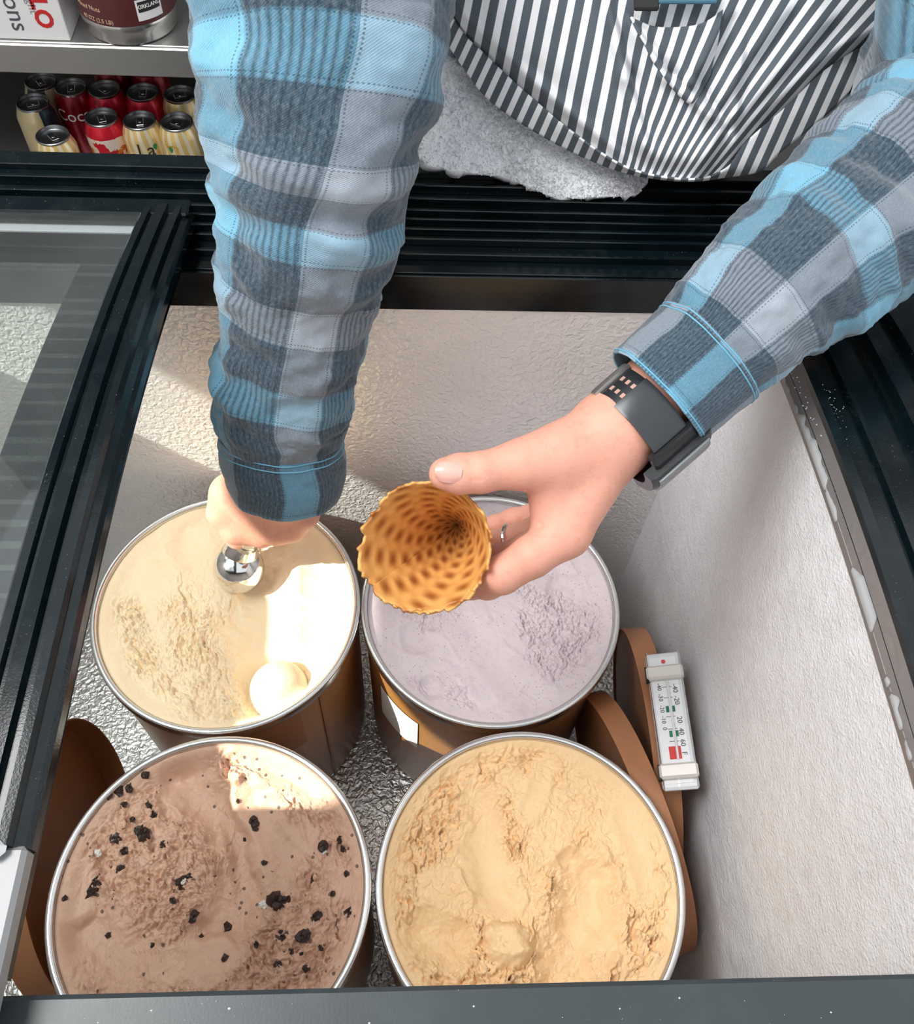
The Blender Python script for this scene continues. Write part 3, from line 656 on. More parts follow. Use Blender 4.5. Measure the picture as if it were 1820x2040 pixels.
# ---- clothing
def m_plaid(name, P=.17):
    t = NT(name); uv = t.n('TexCoord').outputs['UV']; sx = t.n('SeparateXYZ', {0: uv})
    u, v = sx.outputs[0], sx.outputs[1]
    B, D, G = srgb(116, 178, 206), srgb(62, 82, 96), srgb(160, 168, 178)
    B2 = srgb(120, 184, 212)
    def band(x):
        f = t.math('FRACT', x); e = .012
        st = [(0, G), (.206, G), (.206+e, D), (.5, D), (.5+e, B), (.706, B), (.706+e, D), (1, D)]
        return t.ramp(f, st), f
    cu, fu = band(u); cv, fv = band(v)
    base = t.mix(.5, cu, cv)
    # thin dashed border threads
    def edges(f, w=.006):
        out = None
        for p in (.0, .206, .5, .706):
            for q in (-.012, .012):
                m = t.math('LESS_THAN', t.math('ABSOLUTE', t.math('SUBTRACT', f, (p+q) % 1)), w*.55)
                out = m if out is None else t.math('MAXIMUM', out, m)
        return out
    dash_v = t.math('GREATER_THAN', t.math('SINE', t.math('MULTIPLY', v, 6.283*75)), -.1); dash_u = t.math('GREATER_THAN', t.math('SINE', t.math('MULTIPLY', u, 6.283*75)), -.1)
    ed = t.math('MAXIMUM', t.math('MULTIPLY', edges(fu), dash_v), t.math('MULTIPLY', edges(fv, .005), dash_u))
    base = t.mix(t.math('MULTIPLY', ed, .62), base, c4(srgb(40, 62, 78)))
    # ribbed dark stripes inside the dark columns
    isd = t.math('LESS_THAN', t.n('RGBToBW', {0: cu}).outputs[0], .2)
    nz = t.noise(t.n('Mapping', {'Vector': uv, 'Scale': (1, .35, 1)}).outputs[0], 130, 3, .6)
    rib = t.math('MULTIPLY_ADD', t.math('SINE', t.math('MULTIPLY', u, 6.283*36)), .5, .5)
    base = t.mix(t.math('MULTIPLY', t.math('MULTIPLY', t.math('POWER', rib, 1.5), isd), .62), base, c4(srgb(22, 38, 52)))
    base = t.mix(t.math('MULTIPLY', t.math('SUBTRACT', nz, .45, clamp=True), .6, clamp=True), base, c4(srgb(196, 206, 214)))
    tw = t.math('SINE', t.math('MULTIPLY', t.math('ADD', u, v), 6.283*95)); tw2 = t.math('SINE', t.math('MULTIPLY', t.math('SUBTRACT', u, v), 6.283*50))
    base = t.mix(t.math('MULTIPLY_ADD', tw, .07, .07), base, c4(srgb(40, 60, 76)))
    n2 = t.noise(uv, 420, 3, .7)
    h = t.math('ADD', t.math('MULTIPLY', tw, .25), n2)
    return t.done(base=base, rough=.9, sheen=.35, normal=t.bump(h, .35, .0012), spec=.15)
M['plaid'] = m_plaid('blue_plaid_flannel')
PLU, PLV = .17, .146
def sleeve(name, pts, flat, folds, u0, v0, parent, seed, nv=240, nu=160, ref=None, noise=1.0, plv=PLV, taper=None, plu=PLU, vmap=None, twist=None):
    """pts: (px, py, d, halfwidth m)"""
    C = catmull([list(W(u, v, d))+[r] for u, v, d, r in pts], nv); P = C[:, :3]; R_ = C[:, 3]
    Tn = np.gradient(P, axis=0); Tn /= np.linalg.norm(Tn, axis=1)[:, None]
    s = np.concatenate([[0], np.cumsum(np.linalg.norm(np.diff(P, axis=0), axis=1))])
    ref = FW if ref is None else ref
    A = np.cross(Tn, ref); A /= np.linalg.norm(A, axis=1)[:, None]; A[A@RT < 0] *= -1; N = np.cross(A, Tn); N[np.einsum('ij,j->i', N, ref) > 0] *= -1   # N towards the viewer
    th = np.linspace(-math.pi, math.pi, nu, endpoint=False)
    TH, S = np.meshgrid(th, s); wob = noise*(.0042*fbm(TH*1.1+seed, S*22, 3)+.0024*fbm(TH*2.3+seed*2, S*60+3, 3)+.0005*fbm(TH*9, S*200, 2))
    for sc, tilt, w, amp, thc, thw in folds:
        q = S-(sc+tilt*(TH-thc)); env = np.exp(-((TH-thc)/thw)**2); wob = wob+amp*env*(np.exp(-(q/w)**2)-.9*np.exp(-((q-w*1.5)/(w*.8))**2))
    if taper is not None: wob = wob*(.25+.75*sstep(0, .035, np.abs(S-(s[-1] if taper > 0 else 0))))
    Rr = R_[:, None]+wob
    X = P[:, None]+A[:, None]*(np.sin(TH)*Rr)[..., None]+N[:, None]*(np.cos(TH)*Rr*flat)[..., None]
    # uv in plaid periods; the seam of the tube sits on the far side
    vv = (S-v0)/plv if vmap is None else np.interp(S, vmap[0], vmap[1]); tw_ = 0*S if twist is None else np.interp(S, twist[0], twist[1])
    UV = np.stack([(TH*.058+u0+tw_)/plu, vv], -1)
    ii, jj = np.meshgrid(np.arange(nv-1), np.arange(nu), indexing='ij'); j2 = (jj+1) % nu
    F = np.stack([ii*nu+jj, ii*nu+j2, (ii+1)*nu+j2, (ii+1)*nu+jj], -1).reshape(-1, 4)
    o = mesh_obj(name, X.reshape(-1, 3), F, M['plaid'], parent, True, UV.reshape(-1, 2)); fix_normals(o)
    md = o.modifiers.new('thickness', 'SOLIDIFY'); md.thickness = .0018; md.offset = -1
    return o, P, s
k_ = 1/FPX
def hw(px, d): return px*d*k_
ptsL = [(560, -420, .60, .088), (600, -230, .56, .090), (628, -60, .555, hw(268, .555)), (632, 60, .56, hw(255, .56)), (632, 160, .566, hw(243, .566)), (628, 250, .576, hw(226, .576)), (622, 350, .592, hw(207, .592)), (612, 450, .612, hw(190, .612)), (603, 550, .636, hw(172, .636)), (588, 650, .661, hw(155, .661)), (570, 750, .686, hw(144, .686)), (560, 820, .704, hw(138, .704)), (561, 862, .7145, hw(127, .7145)), (562, 880, .7195, hw(114, .7195)), (562, 900, .725, hw(106, .725))]
CL = catmull([W(u, v, d) for u, v, d, r in ptsL], 240); sl = np.concatenate([[0], np.cumsum(np.linalg.norm(np.diff(CL, axis=0), axis=1))])
def s_at(row):
    rows = [(1020-FPX*((p-ORG)@UP)/((p-ORG)@FW)) for p in CL]; return float(np.interp(row, rows, sl))
foldsL = [(s_at(318), .010, .010, .0050, .3, 1.3), (s_at(362), -.012, .009, .0048, -.1, 1.2), (s_at(180), .018, .014, .0045, -.5, 1.0), (s_at(250), -.02, .010, .0035, .9, .8), (s_at(430), .016, .012, .0035, .8, .9), (s_at(520), -.014, .010, .0022, .9, .7), (s_at(770), .016, .011, .0040, -.6, 1.0), (s_at(835), -.018, .009, .0034, .6, .9), (s_at(690), -.02, .010, .0025, .9, .7), (s_at(100), .02, .016, .005, .4, 1.1)]
vb = s_at(415); slR, _, _ = sleeve('sleeve', ptsL, .86, foldsL, .003, 0, per, 1.7, taper=1, vmap=([s_at(r) for r in (-100, 140, 240, 322, 362, 417, 590, 752, 860)], (-.95, -.397, -.147, .103, .353, .603, 1.103, 1.603, 1.93)), twist=([s_at(r) for r in (0, 150, 400, 850)], (-.030, -.027, -.014, -.012)))
cuffL = [(561, 868, .7165, hw(121, .7165)), (562, 905, .7265, hw(124, .7265)), (566, 945, .738, hw(121, .738)), (567, 968, .746, hw(117, .746))]
def cuff(pts, flat, u0, v0, seed, plu):
    o, P, s = sleeve('cuff', pts, flat, [], u0, v0, per, seed, 60, 120, None, .35, plv=plu, plu=plu)
    return o
cfL = cuff(cuffL, .87, .0715, -.035, 4.2, .16)
ptsR = [(1385, 726, .5585, .0345), (1405, 706, .5575, .0375), (1436, 676, .5565, hw(133, .5565)), (1490, 625, .5565, hw(146, .5565)), (1560, 560, .560, hw(160, .56)), (1640, 490, .568, hw(172, .568)), (1730, 415, .580, hw(180, .58)), (1820, 340, .596, hw(188, .596)), (1885, 230, .628, hw(188, .628)), (1912, 90, .68, hw(190, .68)), (1915, -70, .745, .080), (1890, -250, .83, .086)]
foldsR = [(.055, .012, .009, .003, .9, .8), (.10, -.016, .012, .0042, -.8, .9), (.135, .014, .010, .0038, .2, 1.0), (.17, -.012, .012, .005, .8, 1.0), (.21, .014, .012, .005, -.4, 1.0)]
sleeve('sleeve', ptsR, .88, foldsR, .0014, .0256, per, 5.1, taper=-1, plu=.13, plv=.13)
cfR = cuff([(1413, 697, .557, .0398), (1380, 728, .5572, .0400), (1335, 768, .5575, .0402), (1306, 795, .558, .0398)], .90, .068, -.025, 8.8, .13)
# stitching on the cuffs follows the cuff cloth itself
st = plain('cuff_stitch', srgb(112, 172, 198), .8)
def stitch(o, nu, row):
    v = [np.array(x.co) for x in o.data.vertices[row*nu:(row+1)*nu]]; c = sum(v)/nu
    v = [p+nrm(p-c)*.0002 for p in v]; MB().tube(v+v[:1], .0005, 6).build('stitching', st, o, True)
for o in (cfL, cfR):
    for row in ((3, 8, 54) if o is cfR else (4, 10)): stitch(o, 120, row)

# shirt body
VS, FS = surface_nets(lambda X, Y, Z: np.maximum(core(X, Y, Z, .0), -(Z-.02)), (-.2, .55, .0), (.56, .97, .75), .009)
UVs = np.stack([VS[:, 0]/PLU, VS[:, 2]/PLU], -1)
mesh_obj('shirt_body', VS, FS, M['plaid'], per, True, UVs)
# trousers
def trou(X, Y, Z):
    Xs = (X-.17)*.62+.17; d = cap_sdf(Xs, Y, Z, hips, hips+np.array([0, 0, .02]), .112, .112)
    for sx in (-1, 1): d = smin(d, cap_sdf(X, Y, Z, hips+np.array([sx*.085, .01, -.02]), (hips[0]+sx*.10, .83, GROUND+.05), .092, .075), .03)
    return d
VT, FT = surface_nets(trou, (-.12, .62, GROUND), (.46, .97, .25), .011); VT[:, 2] = np.maximum(VT[:, 2], GROUND+.001)
mesh_obj('trousers', VT, FT, plain('dark_denim', (.03, .04, .06), .8), per, True)

# apron: striped cloth over the belly
def m_stripe(name):
    t = NT(name); uv = t.n('TexCoord').outputs['UV']; sx = t.n('SeparateXYZ', {0: uv}); f = t.math('FRACT', sx.outputs[0])
    wob = t.noise(uv, 60, 2, .5); f2 = t.math('ADD', f, t.math('MULTIPLY_ADD', wob, .03, -.015))
    m = t.ramp(f2, [(0, (0, 0, 0)), (.26, (0, 0, 0)), (.285, (1, 1, 1)), (.715, (1, 1, 1)), (.74, (0, 0, 0))])
    tw = t.math('MULTIPLY_ADD', t.math('SINE', t.math('MULTIPLY', t.math('ADD', t.math('MULTIPLY', sx.outputs[0], 1.6), sx.outputs[1]), 6.283*5)), .5, .5)
    dk = t.mix(tw, c4(srgb(66, 74, 82)), c4(srgb(104, 112, 120)))
    base = t.mix(m, dk, c4(srgb(238, 238, 240)))
    return t.done(base=base, rough=.85, normal=t.bump(t.noise(uv, 40, 2, .6), .12, .0015), spec=.2, sheen=.1)
M['stripe'] = m_stripe('striped_apron_cloth')
lowc = catmull(np.array([(868, -160), (880, -40), (910, 48), (975, 116), (1050, 186), (1163, 280), (1260, 338), (1378, 357), (1445, 335), (1486, 282), (1567, 210), (1648, 135), (1755, 72), (1850, 30), (1930, -40)], float), 200)
upc = np.stack([np.linspace(868, 1930, 200), np.full(200, -170.0)], -1)
def x0_of(px, py):
    x0 = px.copy()
    for _ in range(30):
        k = -.20-.85*np.clip((x0-1290)/560, 0, 1.3); x0 = .6*x0+.4*(px-py*k)
    return x0
def dep_apron(px, py):
    q = (px-1350)/480.; d = .632+.046*sstep(-150, 360, py)-.010*np.cos(np.clip(q, -1, 1)*1.5)+.035*q**2
    d = d+.0020*fbm(px*.012, py*.006, 3)
    for a, b, w, am in (((1212, -20), (1252, 150), 9, .006), ((1252, 150), (1290, 280), 9, .006), ((1262, 45), (1330, 150), 7, .004), ((1330, 150), (1410, 215), 9, .005), ((1450, 40), (1385, 165), 8, .004), ((1385, 165), (1440, 260), 10, .005), ((1440, 260), (1400, 345), 12, .005), ((1060, 150), (1250, 310), 14, .003), ((1640, 60), (1480, 230), 16, .004), ((1560, 40), (1420, 240), 14, .004), ((1480, 120), (1468, 250), 10, .004)):
        g, t_ = segdist(px, py, a, b); sgn = (px-a[0])*(b[1]-a[1])-(py-a[1])*(b[0]-a[0]); L = math.hypot(b[0]-a[0], b[1]-a[1]); g2 = sgn/L
        d = d+am*np.exp(-(g/(w*2.2))**2)*np.tanh(g2/w*1.4)*1.3
    return d
nt = 110; tt = np.linspace(0, 1, nt)
PX = upc[None, :, 0]*(1-tt[:, None])+lowc[None, :, 0]*tt[:, None]; PY = upc[None, :, 1]*(1-tt[:, None])+lowc[None, :, 1]*tt[:, None]
DD = dep_apron(PX, PY)+.016*sstep(.86, 1.0, tt)[:, None]**2
V = ORG+(RT*((PX-910)*k_)[..., None]+UP*((1020-PY)*k_)[..., None]+FW)*DD[..., None]
UVa = np.stack([x0_of(PX, PY)/34.0, PY/31.5], -1)
def grid_faces(a, b):
    ii, jj = np.meshgrid(np.arange(a-1), np.arange(b-1), indexing='ij'); return np.stack([ii*b+jj, (ii+1)*b+jj, (ii+1)*b+jj+1, ii*b+jj+1], -1).reshape(-1, 4)
ap = mesh_obj('apron', V.reshape(-1, 3), grid_faces(nt, 200), M['stripe'], per, True, UVa.reshape(-1, 2))
md = ap.modifiers.new('thickness', 'SOLIDIFY'); md.thickness = .0012; md.offset = 0
# turned-up hem band, its stripes run the other way
inn = lowc[14:-8]; outc = catmull(np.array([(862, -20), (880, 62), (926, 138), (980, 204), (1098, 281), (1217, 335), (1298, 354), (1378, 360), (1445, 352), (1513, 340), (1556, 301), (1648, 226), (1723, 151), (1766, 85), (1835, 62), (1900, 10)], float), len(inn))
nb = 14; tb = np.linspace(0, 1, nb); PX = inn[None, :, 0]*(1-tb[:, None])+outc[None, :, 0]*tb[:, None]; PY = inn[None, :, 1]*(1-tb[:, None])+outc[None, :, 1]*tb[:, None]
DD = dep_apron(inn[:, 0], inn[:, 1])[None]+.012+.016*tb[:, None]**1.3+0*PX
V = ORG+(RT*((PX-910)*k_)[..., None]+UP*((1020-PY)*k_)[..., None]+FW)*DD[..., None]
arc = np.concatenate([[0], np.cumsum(np.hypot(*np.diff(inn, axis=0).T))]); 
UVb = np.stack([(PX*.92+.42*PY)/26.0, PY/31.5], -1)
hb = mesh_obj('apron_hem', V.reshape(-1, 3), grid_faces(nb, len(inn)), M['stripe'], per, True, UVb.reshape(-1, 2))
md = hb.modifiers.new('thickness', 'SOLIDIFY'); md.thickness = .0016; md.offset = 0
# pocket on the apron
pl = catmull(np.array([(1256, 34), (1300, 52), (1350, 54), (1398, 46), (1440, 20)], float), 40); pb = catmull(np.array([(1300, 120), (1335, 170), (1372, 205), (1392, 190), (1415, 150)], float), 40)
tp = np.linspace(0, 1, 30); PX = pl[None, :, 0]*(1-tp[:, None])+pb[None, :, 0]*tp[:, None]; PY = pl[None, :, 1]*(1-tp[:, None])+pb[None, :, 1]*tp[:, None]
DD = dep_apron(PX, PY)-.004*np.sin(np.clip(1-tp, 0, 1)*math.pi*.5)[:, None]-.0015
V = ORG+(RT*((PX-910)*k_)[..., None]+UP*((1020-PY)*k_)[..., None]+FW)*DD[..., None]
pk = mesh_obj('apron_pocket', V.reshape(-1, 3), grid_faces(30, 40), M['stripe'], per, True, np.stack([(x0_of(PX, PY)+12)/34.0, PY/31.5], -1).reshape(-1, 2))
md = pk.modifiers.new('thickness', 'SOLIDIFY'); md.thickness = .0016; md.offset = 0
V = [W(u, v, d) for u, v, d in ((1262, -30, .634), (1312, -30, .634), (1310, 30, .6345), (1270, 30, .6345))]; 
pm = MB(); c = W(1288, -16, .618); Mp = frame_M(c, RT, UP); pm.box((-.0085, -.012, -.003), (.0085, .006, .0012), .001, Mp).build('pocket_gap_shade', M['dark'], per)  # dark box stands in for the shaded opening above the pocket
# shirt showing above the pocket
c = W(1370, -14, .617); V = []
MB().box((-.020, -.007, -.002), (.020, .010, .0008), .0008, frame_M(c, RT, UP)).build('cloth_in_pocket', plain('blue_cloth', srgb(70, 110, 130), .9), per)

# ------------------------------------------------------------------ watch
wt = tag(empty('wrist_watch'), 'black wrist watch with perforated strap between plaid cuff and hand', 'watch')
wc = W(1274, 836, .556); wa = nrm(W(1345, 755, .558)-W(1222, 862, .556)); wA = nrm(np.cross(wa, FW)); wA = wA if wA@RT > 0 else -wA; wN = np.cross(wA, wa); wN = wN if wN@FW < 0 else -wN   # wN faces the viewer
def ringpt(t, r, f=.86): return wc+wA*math.sin(t)*r+wN*math.cos(t)*r*f
ms = m_black('watch_strap', (.018, .02, .022), .3)
WB = .0125
def wband(name, t0, t1, r, thick, w, mat, n=40, caps=True):
    path = []
    for t in np.linspace(t0, t1, n):
        rad = nrm(wA*math.sin(t)/1+wN*math.cos(t)*.86); path.append((ringpt(t, r), rad, wa))
    o = MB().sweep(path, [(0, -w), (thick*.8, -w), (thick, -w*.86), (thick, w*.86), (thick*.8, w), (0, w)], caps=caps).build(name, mat, wt); fix_normals(o); autosmooth(o, 30); return o
wband('strap', -math.pi*.98, math.pi*.98, .0295, .0022, WB, ms, 80)
wband('strap_plate', -.55, .62, .0315, .0018, WB*1.02, plain('strap_plate', (.05, .055, .06), .25, .3))
wband('case', .95, 2.2, .0305, .0085, WB*1.9, m_black('watch_case', (.02, .022, .025), .25))
wband('case_lug', .64, .98, .0305, .005, WB*1.35, ms)
wband('bezel', 1.05, 2.1, .0385, .0022, WB*1.6, plain('bezel', (.25, .27, .28), .2, .6))
wband('strap_keeper', -1.32, -1.12, .0312, .0026, WB*1.1, plain('keeper', (.45, .43, .4), .3, .8))
hm = plain('strap_hole', srgb(190, 150, 136), .6)
for t in (-.62, -.78, -.96):
    for s in (-.0042, .0042):
        q = ringpt(t, .0318); rad = nrm(wA*math.sin(t)+wN*math.cos(t)*.86); tan = np.cross(wa, rad); MB().box((-.0013, -.0016, -.0005), (.0013, .0016, .0003), 0, frame_M(q+wa*s, tan, wa)).build('strap_hole', hm, wt)

# ------------------------------------------------------------------ waffle cone
rc = W(853, 1086, .548); apx = W(912, 1046, .656); cax = nrm(apx-rc); cL = np.linalg.norm(apx-rc)
cA = nrm(RT-cax*(RT@cax)); cB = np.cross(cax, cA); cB = cB if cB@UP > 0 else -cB
def m_waffle():
    t = NT('waffle'); uv = t.n('TexCoord').outputs['UV']; sx = t.n('SeparateXYZ', {0: uv}); u, v = sx.outputs[0], sx.outputs[1]
    a = t.math('SINE', t.math('MULTIPLY', t.math('ADD', u, v), 6.283)); b_ = t.math('SINE', t.math('MULTIPLY', t.math('SUBTRACT', u, v), 6.283))
    g = t.math('MULTIPLY', t.math('MULTIPLY_ADD', a, .5, .5), t.math('MULTIPLY_ADD', b_, .5, .5))
    co = t.n('TexCoord').outputs['Object']; n = t.noise(co, 70, 4, .6); n2 = t.noise(co, 600, 3, .6)
    base = t.mix(n, c4(srgb(212, 146, 70)), c4(srgb(236, 184, 112))); base = t.mix(t.math('MULTIPLY', g, .9), base, c4(srgb(150, 78, 26)))  # shading of the waffle hollows is put into the colour as darker brown
    return t.done(base=base, rough=.45, normal=t.bump(t.math('ADD', t.math('MULTIPLY', g, -2.2), t.math('MULTIPLY', n2, .3)), .45, .0015), coat=.1)
M['waffle'] = m_waffle()
nv, nu = 70, 300; turn = 2*math.pi*1.28; V = []; UVc = []
for i in range(nv):
    for j in range(nu):
        a = -2.5+turn*j/(nu-1)-0; jag = .0018*vnoise(np.array(j*.16), np.array(3.3))+.0012*vnoise(np.array(j*.45), np.array(9.3))
        lip = .010*math.exp(-((((a+2.35+math.pi) % (2*math.pi))-math.pi)/1.1)**2)    # longer towards lower left
        t = i/(nv-1); ln = cL+lip+float(jag)*2
        x = -(lip+float(jag)*2)+(ln)*(1-t)*0+(ln)*t      # distance along the axis from the rim plane
        rr = .0372*max(0.0, 1-x/cL)+.0004+(.0014*(j/(nu-1)))*(1 if True else 0)
        rr += .00030*math.sin(6.283*(a*1.6+x*22+x/.024))*math.sin(6.283*(a*1.6+x*22-x/.024))
        V.append(rc+cax*x+cA*math.cos(a)*rr+cB*math.sin(a)*rr); UVc.append((a*1.6+x*22, x/.0240))
cone = mesh_obj('waffle_cone', V, grid_faces(nv, nu), M['waffle'], None, True, UVc); tag(cone, 'golden waffle cone with jagged rim held empty in the hand', 'cone')
md = cone.modifiers.new('thickness', 'SOLIDIFY'); md.thickness = .0016; md.offset = 0

# ------------------------------------------------------------------ ice cream scoop
scp = tag(empty('ice_cream_scoop'), 'shiny metal ice cream scoop gripped above the vanilla tub', 'scoop')
hp0 = W(540, 985, .775); hp1 = W(488, 1088, .840); sa = nrm(hp1-hp0); chrome = plain('chrome', (.80, .80, .79), .12, 1.0)
MB().tube([hp0+(hp1-hp0)*t for t in np.linspace(0, 1, 8)], [.011, .0125, .0125, .012, .012, .0125, .0115, .011], 20).build('handle', chrome, scp, True)
Ms = frame_M(hp1, nrm(np.cross(sa, [0, 1, 0])), np.cross(sa, nrm(np.cross(sa, [0, 1, 0])))); z_ = np.array(Ms.to_3x3() @ Vector((0, 0, 1)))
sg = 1 if z_@sa > 0 else -1
o = MB().lathe([(.0105, -.004*sg), (.0135, .003*sg), (.0165, .012*sg), (.0185, .020*sg), (.0178, .0205*sg), (.010, .018*sg)], 36, Ms).build('neck', chrome, scp, True)
# bowl: half shell
bc = W(476, 1131, .859); bx = nrm(np.array([.30, .55, -.75])); by = nrm(np.cross(bx, sa)); Mbw = frame_M(bc, by, np.cross(bx, by))
prof = [(.0245*math.sin(a), -.0245*math.cos(a)) for a in np.linspace(.02, math.pi*.56, 16)]+[(.0228*math.sin(a), -.0228*math.cos(a)) for a in np.linspace(math.pi*.56, .02, 16)]
o = MB().lathe(prof, 44, Mbw).build('bowl', chrome, scp, True); fix_normals(o)

# ------------------------------------------------------------------ towel
def m_terry():
    t = NT('terry_cloth'); co = t.n('TexCoord').outputs['Object']; n = t.noise(co, 420, 3, .7); n1 = t.noise(co, 30, 3, .6)
    return t.done(base=t.mix(n1, (.90, .92, .95, 1), (.97, .98, 1.0, 1)), rough=.95, sheen=.3, normal=t.bump(n, .45, .003), spec=.1)
M['terry'] = m_terry()
top = catmull(np.array([(820, 60), (890, 110), (960, 170), (1050, 235), (1160, 290), (1290, 335)], float), 90); bot = catmull(np.array([(815, 300), (850, 326), (930, 345), (1010, 355), (1065, 378), (1110, 394), (1200, 392), (1262, 388), (1282, 370), (1285, 350)], float), 90)
nt = 60; tt = np.linspace(0, 1, nt); PX = top[None, :, 0]*(1-tt[:, None])+bot[None, :, 0]*tt[:, None]; PY = top[None, :, 1]*(1-tt[:, None])+bot[None, :, 1]*tt[:, None]
PX = PX+2.5*fbm(PX*.05, PY*.05, 2)*tt[:, None]; PY = PY+2.5*fbm(PX*.06+4, PY*.06, 2)*tt[:, None]
DD = .718+.006*tt[:, None]-.022*sstep(880, 820, PX)+0*PX+.004*fbm(PX*.012, PY*.012, 3)+.0011*fbm(PX*.12, PY*.12, 3)
zf_ = lambda px, py: None
V = ORG+(RT*((PX-910)*k_)[..., None]+UP*((1020-PY)*k_)[..., None]+FW)*DD[..., None]
tw = mesh_obj('towel', V.reshape(-1, 3), grid_faces(nt, 90), M['terry'], None, True); tag(tw, 'white terry towel tucked below the striped apron', 'towel')
md = tw.modifiers.new('thickness', 'SOLIDIFY'); md.thickness = .008; md.offset = -1
# terry loops
g = np.random.default_rng(5); LV = []; LF = []
Vt = V.reshape(-1, 3)
for q in range(9000):
    i = g.integers(0, nt-1); j = g.integers(0, 89); a = V[i, j]*(1-g.random())+V[i+1, j+1]*g.random()*0+V[i, j]*0
    f, h_ = g.random(2); a = V[i, j]*(1-f)*(1-h_)+V[i+1, j]*f*(1-h_)+V[i, j+1]*(1-f)*h_+V[i+1, j+1]*f*h_
    d_ = nrm(-FW*.8+RT*g.normal()*.6+UP*(g.normal()*.6-.3)); s_ = nrm(np.cross(d_, g.normal(size=3)))*.00055; L = .0012+.0014*g.random(); b0 = len(LV)
    LV += [a-s_, a+s_, a+s_+d_*L, a-s_+d_*L]; LF.append((b0, b0+1, b0+2, b0+3))
lo_ = mesh_obj('terry_loops', LV, LF, M['terry'], tw); tag(lo_, kind='stuff')

# ------------------------------------------------------------------ shelf behind, at the upper left
sh = tag(empty('steel_shelf_unit'), 'stainless steel shelf unit with cans underneath, behind the freezer', 'shelf')
SY = 1.33; SZ = -.028
MB().box((-1.0, SY, SZ-.046), (.45, SY+.008, SZ), .002).build('shelf_lip', M['steel'], sh)
MB().box((-1.0, SY+.008, SZ-.006), (.45, 1.84, SZ), .001).build('upper_shelf', M['steel'], sh)
MB().box((-1.0, SY, -.335), (.45, 1.84, -.315), .002).build('lower_shelf', M['steel'], sh)
MB().box((-1.0, 1.835, GROUND), (.45, 1.85, .4)).build('back_panel', M['dark'], sh)
for x in (-.98, .42):
    for y in (SY+.03, 1.80): MB().box((x-.015, y-.015, GROUND), (x+.015, y+.015, SZ-.006)).build('post', M['steel'], sh)
# cans
def m_can(name, kind):
    t = NT(name); co = t.n('TexCoord').outputs['Object']; sx = t.n('SeparateXYZ', {0: co}); ang = t.math('ARCTAN2', sx.outputs[1], sx.outputs[0]); n = t.noise(co, 45, 4, .6)
    if kind == 'red':
        base = t.mix(t.math('GREATER_THAN', t.noise(co, 28, 2, .5), .62), c4(srgb(200, 24, 52)), c4(srgb(150, 14, 36)))
    elif kind == 'cola':
        base = t.mix(n, c4(srgb(150, 16, 34)), c4(srgb(120, 8, 24)))
    elif kind == 'floral':
        fl = t.math('GREATER_THAN', t.noise(co, 38, 2, .5), .52); base = t.mix(t.math('MULTIPLY', fl, t.math('LESS_THAN', sx.outputs[2], .098)), c4(srgb(205, 30, 50)), c4(srgb(240, 222, 205)))
        base = t.mix(t.math('MULTIPLY', t.math('GREATER_THAN', n, .58), t.math('LESS_THAN', sx.outputs[2], .08)), base, c4(srgb(214, 120, 40)))
    elif kind == 'cream':
        st_ = t.math('GREATER_THAN', t.math('SINE', t.math('ADD', t.math('MULTIPLY', ang, 14), t.math('MULTIPLY', sx.outputs[2], 60))), .1)
        base = t.mix(t.math('MULTIPLY', st_, .8), c4(srgb(222, 190, 120)), c4(srgb(238, 228, 200)))
        base = t.mix(t.math('GREATER_THAN', n, .63), base, c4(srgb(214, 160, 60)))
    else:
        base = t.mix(t.math('GREATER_THAN', t.math('SINE', t.math('MULTIPLY', ang, 2.0)), .35), c4(srgb(196, 180, 140)), c4(srgb(38, 52, 64)))
    return t.done(base=base, rough=.28, metal=.35)
canm = {k: m_can('can_'+k, k) for k in ('red', 'cola', 'floral', 'cream', 'gold')}
tabm = plain('can_tab', (.75, .75, .75), .25, 1.0); lidm = plain('can_lid', (.42, .43, .44), .3, 1.0)
Rc, Hc = .0331, .122
bodyp = [(0, .004), (.022, .003), (.026, 0), (.0285, .004), (Rc, .012), (Rc, .098), (.0318, .104), (.0275, .1155), (.0262, .1175)]
lidp = [(.0262, .1172), (.0272, .119), (.0272, .1212), (.0262, .122), (.0252, .1214), (.0248, .1155), (.0235, .1145), (.0225, .1160), (0, .1165)]
def mk(name, prof, mat, n=36): 
    o = MB().lathe(prof, n).build(name, mat); fix_normals(o); autosmooth(o, 40); return o
def can(loc, kind, label, rz=0, tilt=(0, 0)):
    e = tag(empty('drink_can'), label, 'can', 'drink cans on the lower shelf'); e.location = loc; e.rotation_euler = (tilt[0], tilt[1], rz)
    for nm, key in (('can_body', kind), ('can_lid', 'lid'), ('pull_tab', 'tab')):
        if key not in CANM:
            if nm == 'can_body': me = mk(nm, bodyp, canm[kind])
            elif nm == 'can_lid': me = mk(nm, lidp, lidm)
            else: b_ = MB().box((-.006, -.010, .1172), (.006, .010, .1184), .0006); b_.lathe([(.003, .1166), (.003, .1190), (0, .1190)], 10); me = b_.build(nm, tabm)
            CANM[key] = me.data; bpy.data.objects.remove(me)
        o = bpy.data.objects.new(nm, CANM[key]); COL.objects.link(o); o.parent = e
    return e
CANM = {}
SHZ = -.315
def can_at(u, v, kind, label, rz=0):
    q = on(u, v, 2, SHZ+Hc); return can((q[0], q[1], SHZ), kind, label, rz)
can_at(201, 232, 'floral', 'red drink can with pale flower print, front row', .4)
cA1 = can_at(277, 238, 'cream', 'cream and yellow drink can with black script letters, front row', .2)
cA2 = can_at(351, 241, 'cream', 'cream and yellow drink can nearest the plaid sleeve, front row', 1.1)
can_at(207, 176, 'red', 'glossy red drink can behind the flower print can', .9)
